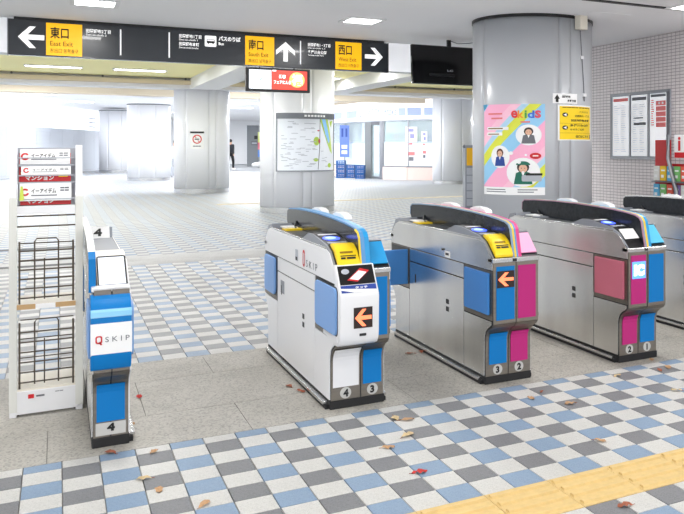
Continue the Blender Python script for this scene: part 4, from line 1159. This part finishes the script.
# ================================================================== WALL NOTICE FRAMES AND BROCHURE STAND
nb = thing('notice_board', 'grey framed set of three notices on the mosaic wall', 'notice board', (WX, 7.72, 1.245))
FWd, FHt = 1.45, 1.03
bx = MB().box(-.035, 0, -FWd, 0, 0, FHt); bx.build('backing', M_INKL, nb)
for y0_, y1_, z0_, z1_ in ((-FWd, 0, 0, .035), (-FWd, 0, FHt - .035, FHt), (-.035, 0, .035, FHt - .035), (-FWd, -FWd + .05, .035, FHt - .035), (-.525, -.49, .035, FHt - .035), (-.985, -.95, .035, FHt - .035)):
    MB().box(-.05, -.03, y0_, y1_, z0_, z1_).build('frame_bar', M_ALU if y0_ > -FWd + .01 or z1_ - z0_ < .1 else M_INKG, nb)
nf = plane_chart((-.037, 0, 0), (0, -1, 0), (0, 0, 1), (0, 0, 0))
for k, (xa, xb) in enumerate(((.05, .475), (.54, .935), (1.0, 1.39))):
    s = MB().box(-.0365, -.035, -xb, -xa, .05, FHt - .05).build('notice_sheet', mat('sheet_glow', (245, 247, 250), .5, emit=.3), nb)  # slight glow added to the sheets to lift them from grey
    if k < 2:
        multi(lines_print(xa + .03, .1, xb - .03, .85, 22, .35, .5, 2), nf, s, mat('ink_faint', (212, 215, 221), .7), 'small_print')
        multi([rect(xa + .02, .90, xb - .02, .95)], nf, s, M_REDL if k == 0 else M_INKG, 'heading')
        if k == 1: multi([rect(xa + .06, .52, xb - .03, .56), rect(xa + .06, .62, xb - .1, .64)], nf, s, M_INKG, 'table_rows')
    else:
        multi([rect(xa + .02, .93, xb - .02, .97)], nf, s, M_INKG, 'heading')
        for z0_ in (.48, .56, .64, .72, .80): multi([rect(xa + .14, z0_, xb - .02, z0_ + .07)], nf, s, M_REDL, 'red_block')
        multi(lines_print(xa + .03, .5, xa + .11, .9, 12, .5), nf, s, M_REDL, 'red_print')
        multi([rect(xa + .2, .82, xa + .24, .85), rect(xa + .28, .82, xa + .32, .85)], plane_chart((-.038, 0, 0), (0, -1, 0), (0, 0, 1), (0, 0, 0)), s, M_PAPER, 'white_marks')

BX = 5.72
yl, ym, yp, yr = pX(655, 139, BX)[0], pX(667, 139, BX)[0], pX(672, 139, BX)[0], pX(684, 139, BX)[0]
BY = yr - .12
bs = thing('brochure_stand', 'red brochure stand with an information mark beyond the far right gate', 'brochure stand', (BX - .12, BY, 0))
lw = yl - BY
MB().box(.0, .36, .0, lw, 0, .06, b=.005).build('base', M_INKG, bs)
MB().box(.22, .26, .02, lw - .02, .06, 1.2, b=.004).build('back_panel', M_RED, bs)
MB().box(.12, .20, ym - BY, lw, .84, 1.53, b=.006).build('header_board', mat('header_red', (186, 24, 28), .4), bs)
ib = MB().box(.14, .18, .0, yp - BY - .02, 1.28, 1.60, b=.004).build('information_board', M_PAPER, bs)
inf = plane_chart((.1385, 0, 0), (0, -1, 0), (0, 0, 1), (0, 0, 0))
text('i', ib, M_RED, inf, -(yp - BY) + .10, 1.38, .055, .19, bold=.03)
multi([rect(-(yp - BY) + .03, 1.285, -.01, 1.36)], inf, ib, M_RED, 'red_band')
MB().tube([(.055, yp - BY - .16, .06), (.055, yp - BY - .16, .85), (.06, yp - BY - .08, 1.05), (.08, yp - BY + .03, 1.28), (.085, yp - BY + .04, 1.60)], .03, 8).build('post', M_ALU, bs, smooth=.8)
for k in range(3):
    MB().box(.04, .22, .02, lw - .02, .45 + k * .25, .465 + k * .25).build('pocket_ledge', M_INKG, bs)
cols = [(90, 180, 225), (240, 200, 40), (230, 230, 225), (150, 120, 190), (220, 90, 70), (120, 190, 110)]
for k in range(3):
    for q in range(5):
        c = cols[(k * 2 + q) % 6]
        zz = .47 + k * .25
        t = thing('brochure', '%s brochure in the %s row of the red stand, %s from the right' % (('light blue', 'yellow', 'white', 'violet', 'red', 'green')[(k * 2 + q) % 6], ('lowest', 'middle', 'top')[k], ORD[q]), 'brochure', (BX - .12 + .1, BY + .04 + q * .145, zz), 0, 'brochures in the red stand')
        MB().box(0, .015, 0, .12, 0, .2).build('cover', mat('brochure_%d_%d_%d' % c, c, .5), t)
        multi([rect(-.1, .13, -.02, .15), rect(-.1, .04, -.04, .08)], plane_chart((-.001, 0, 0), (0, -1, 0), (0, 0, 1), (0, 0, 0)), t, M_PAPER, 'print')

# post with yellow panel left of the grey pillar
ppos = at_depth(465.3, 11.6)
ps = thing('information_post', 'grey post with a yellow panel standing left of the grey pillar', 'post', (ppos[0], ppos[1], 0), -TH * .6)
MB().box(0, .17, 0, .3, 0, 1.46, b=.006).build('body', M_GREYP, ps)
MB().box(.02, .16, -.006, 0, 1.17, 1.42).build('yellow_panel', mat('panel_amber', (236, 180, 20), .5), ps)
for k in range(5): MB().box(.02, .16, -.005, 0, .6 + k * .11, .695 + k * .11).build('grey_panel', M_INKL, ps)
MB().sphere((-.01, .03, 1.44), .025, 10).build('camera_dome', M_INKG, ps)

# ================================================================== SHOP
SP = [at_depth(326, 41.5), at_depth(345, 39.6), at_depth(366, 37.7), at_depth(384, 36.2), at_depth(408, 35.4), at_depth(440, 35.0), at_depth(470, 35.4)]
shop = thing('shop', 'white convenience shop front with a long lit name board', 'shop', (SP[3][0], SP[3][1], 0))
sx, sy_ = SP[3]
def wall_seg(p0, p1, z0, z1, d0, d1):
    """box between two plan points, from z0 to z1, d0..d1 measured towards the viewer"""
    v = Vector((p1[0] - p0[0], p1[1] - p0[1])); v.normalize(); n_ = Vector((v.y, -v.x))
    q = [(p0[0] + n_.x * d0, p0[1] + n_.y * d0), (p1[0] + n_.x * d0, p1[1] + n_.y * d0), (p1[0] + n_.x * d1, p1[1] + n_.y * d1), (p0[0] + n_.x * d1, p0[1] + n_.y * d1)]
    return MB().prism([(a - sx, b - sy_) for a, b in q], 'z', z0, z1), v, n_
def lerp(a, b, t): return (a[0] + (b[0] - a[0]) * t, a[1] + (b[1] - a[1]) * t)
def shop_chart(p0, p1, off):
    v = Vector((p1[0] - p0[0], p1[1] - p0[1])).normalized(); n_ = Vector((v.y, -v.x))
    return lambda s, t: (p0[0] - sx + v.x * s + n_.x * off, p0[1] - sy_ + v.y * s + n_.y * off, t)
for i in range(len(SP) - 1):
    p0, p1 = SP[i], SP[i + 1]; L_ = math.dist(p0, p1)
    wall_seg(p0, p1, 2.62, 3.48, -.3, .12)[0].build('name_board', mat('board_lit', (250, 251, 255), .4, emit=.55), shop)
    wall_seg(p0, p1, 2.56, 2.62, -.1, .1)[0].build('board_rail', M_INKL, shop)
    wall_seg(p0, p1, 3.48, 3.62, -.3, .0)[0].build('soffit', M_BEAMB, shop)
    if i == 2: continue
    wall_seg(p0, p1, 0, .55, -.1, .08)[0].build('base_wall', M_SALMON, shop)
    wall_seg(p0, p1, .55, .6, -.1, .09)[0].build('sill', M_INKG, shop)
    wall_seg(p0, p1, .6, 1.62, -.02, .02)[0].build('frosted_pane', M_FROST, shop)
    wall_seg(p0, p1, 1.62, 2.56, -.01, .01)[0].build('glass_pane', M_GLASS, shop)
    wall_seg(p0, p1, 1.6, 1.66, -.03, .04)[0].build('transom', mat('transom_blue', (190, 205, 226), .4), shop)
    wall_seg(p0, lerp(p0, p1, .03), .55, 2.58, -.05, .05)[0].build('mullion', M_ALU, shop)
# door
p0, p1 = SP[2], SP[3]; L_ = math.dist(p0, p1)
dr = wall_seg(p0, lerp(p0, p1, .34), 0, 2.56, -.1, .06)[0].build('door_jamb', mat('jamb_dark', (112, 116, 118), .4), shop)
wall_seg(lerp(p0, p1, .82), p1, 0, 2.56, -.1, .06)[0].build('door_jamb', M_ALU, shop)
wall_seg(lerp(p0, p1, .34), lerp(p0, p1, .82), .06, 2.45, -.06, -.02)[0].build('door_glass', M_GLASS, shop)
wall_seg(lerp(p0, p1, .34), lerp(p0, p1, .82), 2.42, 2.56, -.1, .04)[0].build('door_head', M_INKG, shop)
wall_seg(lerp(p0, p1, .34), lerp(p0, p1, .82), 0, .1, -.06, .0)[0].build('door_rail', M_ALU, shop)
# lettering on the name board
def board_text(s_px, e_px, body, z0, z1, m, i):
    p0, p1 = SP[i], SP[i + 1]; L_ = math.dist(p0, p1)
    xs = [(CX, 0)]
    def s_of(px):
        lo, hi = 0.0, 1.0
        for _ in range(30):
            mid_ = (lo + hi) / 2; q = lerp(p0, p1, mid_)
            if px_of(q[0], q[1])[0] < px: lo = mid_
            else: hi = mid_
        return lo * L_
    a, b_ = s_of(s_px), s_of(e_px)
    if body is None: poly_chart(rect(a, z0, b_, z1), shop_chart(p0, p1, .125), shop, m, 'colour_band')
    else: text(body, shop, m, shop_chart(p0, p1, .13), a, z0, b_ - a, z1 - z0, bold=.03)
board_text(334, 344.5, None, 2.78, 3.12, M_GLYPHB, 0); board_text(349, 359.5, None, 2.78, 3.12, M_GLYPHB, 1)
MLAW = mat('board_letter', (150, 160, 205), .4, emit=.45)
board_text(362, 365.9, 'L', 2.78, 3.16, MLAW, 1)
board_text(366.5, 383.5, 'AWSON', 2.78, 3.16, MLAW, 2)
board_text(386, 398.5, '+toks', 2.80, 3.18, MLAW, 3)
board_text(400, 407.8, None, 2.78, 3.12, M_GLYPHB, 3); board_text(408.2, 422.5, None, 2.78, 3.12, M_GLYPHB, 4); board_text(425, 439, None, 2.78, 3.12, M_GLYPHB, 4)
# interior: back wall and stocked shelves
bk = MB()
q = [(p[0] - sx + 3.5 * .5 * 0 + 3.0, p[1] - sy_ + 3.4) for p in (SP[0], SP[3], SP[5])]
for i in range(2): bk.add([(q[i][0], q[i][1], 0), (q[i + 1][0], q[i + 1][1], 0), (q[i + 1][0], q[i + 1][1], 3.4), (q[i][0], q[i][1], 3.4)], [(0, 1, 2, 3)])
o = bk.build('interior_wall', M_WALLW, shop); sol = o.modifiers.new('solid', 'SOLIDIFY'); sol.thickness = .1
for i, (px_, wd, hh, c) in enumerate(((388.5, .4, 2.1, (120, 150, 120)), (398, .38, 2.05, (170, 120, 110)), (407.5, .4, 2.15, (150, 170, 110)), (417, .38, 1.95, (190, 190, 120)), (428, .4, 2.0, (150, 130, 170)))):
    qd = at_depth(px_, 37.6)
    f = thing('goods_shelf', ('shelf of green goods', 'shelf of reddish goods', 'shelf of leafy green goods', 'shelf of yellow goods', 'shelf of purple goods')[i] + ' behind the shop window', 'shelf', (qd[0], qd[1], 0), -TH)
    MB().box(-wd / 2, wd / 2, 0, .3, 0, .12).build('base', M_INKL, f)
    MB().box(-wd / 2, wd / 2, .28, .3, .12, hh).build('back', M_INKL, f)
    for k in range(4):
        MB().box(-wd / 2, wd / 2, 0, .28, .5 + k * .42, .52 + k * .42).build('board', M_WHITE, f)
        for z_i in range(3):
            cc = tuple(max(0, min(255, v + random.randint(-40, 40))) for v in c)
            x_ = -wd / 2 + wd * (z_i + .1) / 3
            MB().box(x_, x_ + wd * .26, .03, .2, .52 + k * .42, .72 + k * .42 + .06 * random.random()).build('goods', mat('goods_%d_%d_%d' % cc, cc, .6), f)
for i_, z_ in ((3, 1.0), (4, 1.0)):
    pass
# window posters
for (px_, z0_, z1_, wd, c, lab) in ((411.5, .75, 2.3, .55, (246, 240, 246), 'tall pale poster strip stuck on the shop window'), (424.5, .9, 2.1, .28, (235, 238, 248), 'narrow pale poster beside the tall poster strip on the shop window')):
    p0, p1 = SP[4], SP[5]
    L_ = math.dist(p0, p1)
    lo = 0
    for k in range(200):
        q = lerp(p0, p1, k / 200)
        if px_of(q[0], q[1])[0] >= px_: lo = k / 200 * L_; break
    q = lerp(p0, p1, lo / L_); v = Vector((p1[0] - p0[0], p1[1] - p0[1])).normalized(); n_ = Vector((v.y, -v.x))
    t = thing('window_poster', lab, 'poster', (q[0] + n_.x * .03, q[1] + n_.y * .03, z0_), math.atan2(v.y, v.x))
    MB().box(-wd / 2, wd / 2, -.004, 0, 0, z1_ - z0_).build('sheet', mat('poster_%d' % c[0], c, .6), t)
    f = plane_chart((0, -.006, 0), (1, 0, 0), (0, 0, 1), (0, 0, 0)); H_ = z1_ - z0_
    multi([rect(-wd * .2, H_ * .05, wd * .2, H_ * .16)], f, t, M_INKG, 'dark_picture')
    multi([rect(-wd * .25, H_ * .2, wd * .3, H_ * .3), rect(-wd * .2, H_ * .5, wd * .1, H_ * .56)], f, t, M_REDL, 'red_picture')
    multi([rect(-wd * .1, H_ * .68, wd * .25, H_ * .8), rect(-wd * .2, H_ * .86, wd * .2, H_ * .94)], f, t, mat('print_violet', (150, 150, 215), .5), 'violet_picture')
# blue banner and crates beside the door
qd = at_depth(344.5, 38.6)
bn = thing('banner', 'tall blue banner stand beside the shop entrance', 'banner', (qd[0], qd[1], 0), -TH)
MB().box(-.22, .22, -.02, .02, .95, 2.45).build('sheet', mat('banner_blue', (98, 126, 200), .5), bn)
MB().box(-.24, .24, -.12, .12, 0, .04).build('base', M_INKG, bn)
MB().cyl((0, .03, .04), .012, 2.4, 'z', 8).build('pole', M_ALU, bn)
f = plane_chart((0, -.022, 0), (1, 0, 0), (0, 0, 1), (0, 0, 0))
multi([rect(-.14, 1.9, -.05, 2.3), rect(.05, 1.9, .14, 2.3)], f, bn, mat('banner_dark', (30, 70, 150), .5), 'dark_mark')
multi([rect(-.13, 1.35, .13, 1.52), rect(-.13, 1.1, .13, 1.26)], f, bn, M_PAPER, 'white_square')
M_CRATE = mat('crate_blue', (16, 84, 150), .5)
def crate(x, y, z, lab):
    t = thing('crate', lab, 'crate', (x, y, z), -TH, 'blue delivery crates by the shop')
    w_, d_, h_ = .40, .34, .20
    MB().box(-w_ / 2, w_ / 2, -d_ / 2, d_ / 2, 0, .02).build('bottom', M_CRATE, t)
    for yy in (-d_ / 2, d_ / 2 - .02):
        b = MB()
        for zz in (.02, .09, .16): b.box(-w_ / 2, w_ / 2, yy, yy + .02, zz, zz + .035)
        for k in range(6): b.box(-w_ / 2 + k * (w_ - .03) / 5, -w_ / 2 + k * (w_ - .03) / 5 + .03, yy, yy + .02, .02, .195)
        b.build('slatted_side', M_CRATE, t)
    for xx in (-w_ / 2, w_ / 2 - .02):
        b = MB(); b.box(xx, xx + .02, -d_ / 2 + .02, d_ / 2 - .02, .02, .195); b.build('end_wall', M_CRATE, t)
base1 = at_depth(341.2, 37.8); base2 = at_depth(350.8, 37.5); base3 = at_depth(360.4, 37.0)
for k in range(4): crate(base1[0], base1[1], k * .205, ORD[k] + ' blue crate from the floor in the stack under the banner')
for k in range(3): crate(base2[0], base2[1], k * .205, ORD[k] + ' blue crate from the floor in the middle stack by the shop')
for k in range(3): crate(base3[0], base3[1], k * .205, ORD[k] + ' blue crate from the floor in the low stack nearest the shop door')

# ================================================================== FAR BACK: dark locker doorway, bags, people
wd0 = at_depth(252.7, 60.0)
dk = thing('door_1', 'tall grey doorway panel in the far white wall', None, (wd0[0], wd0[1], 0), -TH, kind='structure')
MB().box(-.42, .42, 0, .4, 0, 3.0).build('panel', mat('door_grey', (122, 126, 130), .5), dk)
MB().box(-.12, .36, -.02, 0, 1.55, 1.85).build('plate', M_INKG, dk); MB().box(-.05, .3, -.03, -.02, 1.65, 1.75).build('plate_label', M_INKL, dk)
MB().box(.12, .36, -.02, 0, 2.0, 2.25).build('dark_box', M_DARK, dk)
bpv = at_depth(259.8, 59.0)
bp_ = thing('banner', 'narrow colourful banner beside the far grey doorway', 'banner', (bpv[0], bpv[1], 0), -TH)
for zz, c in ((.7, (90, 140, 215)), (1.25, (236, 120, 140)), (1.55, (214, 220, 120)), (2.0, (220, 226, 150))):
    MB().box(-.14, .14, 0, .02, zz, zz + .5).build('printed_band', mat('banner_%d' % c[0], c, .6), bp_)
MB().cyl((0, .03, 0), .012, 2.5, 'z', 8).build('pole', M_ALU, bp_); MB().box(-.16, .16, -.1, .1, 0, .03).build('base', M_INKG, bp_)
bg_ = at_depth(256.5, 57.5)
sb = thing('plastic_sack', 'white plastic sack lying by the far grey doorway', 'sack', (bg_[0], bg_[1], 0), .3)
b = MB(); b.sphere((0, 0, .17), (.36, .24, .18), 14); b.sphere((.22, .02, .25), (.18, .16, .14), 10); b.build('bag', M_PAPER, sb, smooth=1.5)
bk2 = at_depth(262.6, 56.5)
sb2 = thing('rucksack', 'small black rucksack on the floor beside the white sack', 'bag', (bk2[0], bk2[1], 0), .2)
MB().box(-.13, .13, -.1, .1, 0, .36, b=.05).build('bag', M_TROUS, sb2, smooth=.7); MB().tube([(-.05, 0, .35), (-.03, 0, .42), (.03, 0, .42), (.05, 0, .35)], .012).build('handle', M_TROUS, sb2)

def skin_mesh(name, pts, edges, radii, m, parent, root=0):
    me = bpy.data.meshes.new(name); me.from_pydata(pts, edges, []); me.materials.append(m)
    o = bpy.data.objects.new(name, me); COL.objects.link(o); o.parent = parent
    md = o.modifiers.new('skin', 'SKIN'); md.use_smooth_shade = True
    sv = me.skin_vertices[0].data
    for i, r in enumerate(radii):
        sv[i].radius = r if isinstance(r, tuple) else (r, r); sv[i].use_root = (i == root)
    s = o.modifiers.new('sub', 'SUBSURF'); s.levels = 1; s.render_levels = 2
    return o
def person(loc, rz, label, coat, trousers, hair, shoes):
    t = thing('person', label, 'person', loc, rz)
    # facing -y; walking: left leg forward
    J = {'pel': (0, 0, .93), 'spi': (0, .01, 1.12), 'che': (0, 0, 1.30), 'nek': (0, .0, 1.47), 'hd0': (0, -.015, 1.56), 'hd1': (0, -.02, 1.68),
         'shl': (-.17, 0, 1.41), 'ell': (-.22, .10, 1.14), 'wrl': (-.22, .06, .90), 'hal': (-.22, .02, .82),
         'shr': (.17, 0, 1.41), 'elr': (.22, .0, 1.13), 'wrr': (.23, -.14, .93), 'har': (.23, -.19, .86),
         'hil': (-.09, 0, .90), 'knl': (-.10, -.13, .50), 'anl': (-.10, -.12, .09), 'tol': (-.10, -.27, .04),
         'hir': (.09, 0, .90), 'knr': (.10, .06, .49), 'anr': (.10, .27, .13), 'tor': (.10, .16, .03)}
    def chain(nm, keys, edges, rad, m, root):
        idx = {k: i for i, k in enumerate(keys)}
        return skin_mesh(nm, [J[k] for k in keys], [(idx[a], idx[b]) for a, b in edges], rad, m, t, idx[root])
    E = [('pel', 'spi'), ('spi', 'che'), ('che', 'nek'), ('nek', 'hd0'), ('hd0', 'hd1'), ('che', 'shl'), ('shl', 'ell'), ('ell', 'wrl'), ('wrl', 'hal'), ('che', 'shr'), ('shr', 'elr'), ('elr', 'wrr'), ('wrr', 'har'),
         ('pel', 'hil'), ('hil', 'knl'), ('knl', 'anl'), ('anl', 'tol'), ('pel', 'hir'), ('hir', 'knr'), ('knr', 'anr'), ('anr', 'tor')]
    R_ = dict(pel=.12, spi=.11, che=.13, nek=.055, hd0=.085, hd1=.09, shl=.06, ell=.045, wrl=.032, hal=.035, shr=.06, elr=.045, wrr=.032, har=.035, hil=.085, knl=.058, anl=.04, tol=.035, hir=.085, knr=.058, anr=.04, tor=.035)
    keys = list(R_)
    chain('body', keys, E, [R_[k] for k in keys], M_SKIN, 'pel')
    ck = ['pel', 'spi', 'che', 'shl', 'ell', 'wrl', 'shr', 'elr', 'wrr']
    chain('jacket', ck, [e for e in E if e[0] in ck and e[1] in ck], [.165, .15, .165, .085, .07, .055, .085, .07, .055], coat, 'pel')
    tk = ['pel', 'hil', 'knl', 'anl', 'hir', 'knr', 'anr']
    chain('trousers', tk, [e for e in E if e[0] in tk and e[1] in tk], [.13, .1, .078, .06, .1, .078, .06], trousers, 'pel')
    MB().sphere((0, .015, 1.675), (.098, .108, .10), 14).build('hair', hair, t, smooth=1.5)
    for s, k in ((-1, 'tol'), (1, 'tor')):
        a = J[k]; MB().box(a[0] - .045, a[0] + .045, a[1] - .05, a[1] + .2, 0, .09, b=.025).build('shoe', shoes, t, smooth=.7)
    return t
pp = at_depth(230.5, 51.0)
pw = person((pp[0], pp[1], 0), math.radians(140), 'person in a dark jacket and black trousers walking across the far concourse', M_COAT, M_TROUS, M_HAIR, M_PAPER)
pw.scale = (1.08, 1.08, 1.08)
pp = at_depth(175.0, 40.0)
person((pp[0], pp[1], 0), math.radians(-60), 'person in pale clothes partly hidden behind the no smoking pillar', mat('coat_pale', (225, 228, 234), .8), mat('trousers_pale', (205, 208, 214), .8), M_HAIR, M_INKG)
pp = at_depth(174.2, 38.6)
su = thing('suitcase', 'pale wheeled suitcase at the left edge of the no smoking pillar', 'suitcase', (pp[0], pp[1], 0), .4)
MB().box(-.17, .17, -.1, .1, .05, .5, b=.03).build('shell', M_INKL, su); MB().tube([(-.08, 0, .5), (-.08, 0, .85), (.08, 0, .85), (.08, 0, .5)], .01).build('handle', M_INKG, su)
for xx in (-.12, .12): MB().cyl((xx, -.015, .028), .028, .03, 'y', 10).build('wheel', M_DARK, su)
# small domes and cameras on the far ceiling
for px_, d, lab in ((83, 30, 'small dome camera on the far ceiling left of the pillars'), (250, 29.0, 'small dome camera on the ceiling near the hanging screen')):
    q = at_depth(px_, d); z_ = 3.62 if d > 25 else 3.5
    c_ = thing('dome_camera', lab, 'camera', (q[0], q[1], z_))
    MB().cyl((0, 0, -.04), .11, .04, 'z', 14).build('mount', M_WHITE, c_); MB().sphere((0, 0, -.05), .085, 12).build('dome', M_DARK, c_, smooth=1.5)

# ================================================================== FALLEN LEAVES
LEAVES = [
    (110.6, 453.4, 1, .055, 'curled brown leaf in front of the narrow gate with the 4'), (154, 452.7, 0, .04, 'thin tan leaf on the tiles right of the narrow gate'),
    (144, 479.5, 3, .05, 'pale yellow leaf on the lower left tiles'), (159, 490.7, 0, .045, 'tan leaf on a white tile at lower left'),
    (139.4, 397.3, 2, .05, 'red leaf on the granite right of the narrow gate'), (204, 505.4, 0, .05, 'tan leaf at the bottom edge on a blue tile'),
    (289, 387, 1, .05, 'brown leaf on the granite left of the white gate'), (301, 391.7, 1, .05, 'brown leaf at the foot of the white gate'),
    (395, 418.6, 3, .06, 'pale leaf on tiles right of the white gate'), (407, 420.4, 0, .06, 'tan leaf beside the pale one right of the white gate'),
    (407.4, 436, 3, .065, 'large pale curled leaf on a grey tile between gates'), (387.9, 448.3, 0, .05, 'tan leaf on a white tile below the white gate'),
    (419.4, 473, 2, .055, 'red leaf on a blue tile near the yellow blocks'), (531, 398.8, 0, .045, 'tan leaf in front of the gate numbered 3 and 2'),
    (541.6, 392.4, 1, .03, 'tiny brown leaf in front of the gate numbered 3 and 2'), (570.2, 404.2, 0, .05, 'tan leaf on a grey tile between the two right gates'),
    (599.6, 441.4, 0, .05, 'tan leaf on the tiles just above the yellow blocks'), (617.4, 376.4, 3, .045, 'pale leaf in front of the gate with the lit display'),
    (668, 367.8, 0, .055, 'tan leaf on a grey tile near the right edge'), (660, 370.6, 1, .05, 'brown leaf beside the tan one near the right edge'),
    (676.4, 391, 3, .05, 'pale leaf on a white tile at the right edge'), (651.5, 360.4, 0, .05, 'tan leaf at the foot of the gate with the lit display'),
    (625.2, 506.5, 1, .05, 'dark red brown leaf below the yellow blocks'), (410.4, 354, 1, .055, 'brown leaf at the rear foot of the gate numbered 3 and 2'), (420.9, 352.5, 1, .05, 'reddish leaf by the kick rail of the gate numbered 3 and 2'),
    (131.7, 424.8, 0, .03, 'scrap of tan leaf at the right foot of the narrow gate')]
for i, (x, y, m, s, lab) in enumerate(LEAVES):
    p = fl(x, y); rr = random.Random(i)
    t = thing('fallen_leaf', lab, 'leaf', (p[0], p[1], 0.001), rr.uniform(0, 6.28), 'fallen leaves')
    b = MB(); n = 7; vs = []
    for k in range(n):
        u = k / (n - 1); wd = math.sin(PI * (u ** .8)) * .30 + .004; zc = .012 * math.sin(u * PI) * rr.uniform(.5, 1.3)
        for sgn in (-1, 0, 1):
            jag = 1 + (.35 if k % 2 else -.1) * abs(sgn)
            vs.append(((u - .5) * s * 1.3, sgn * wd * s * jag, (zc if sgn == 0 else zc * .3 + .008 * abs(sgn) * rr.uniform(0, 1.2)) + .001))
    fs = [(3 * k + c, 3 * k + c + 1, 3 * k + c + 4, 3 * k + c + 3) for k in range(n - 1) for c in (0, 1)]
    o = b.add(vs, fs).build('blade', M_LEAF[m], t, smooth=1.0)
    MB().tube([(.6 * s, 0, .003), (.85 * s, .05 * s, .004)], .0012, 5).build('stalk', M_LEAF[1], t)
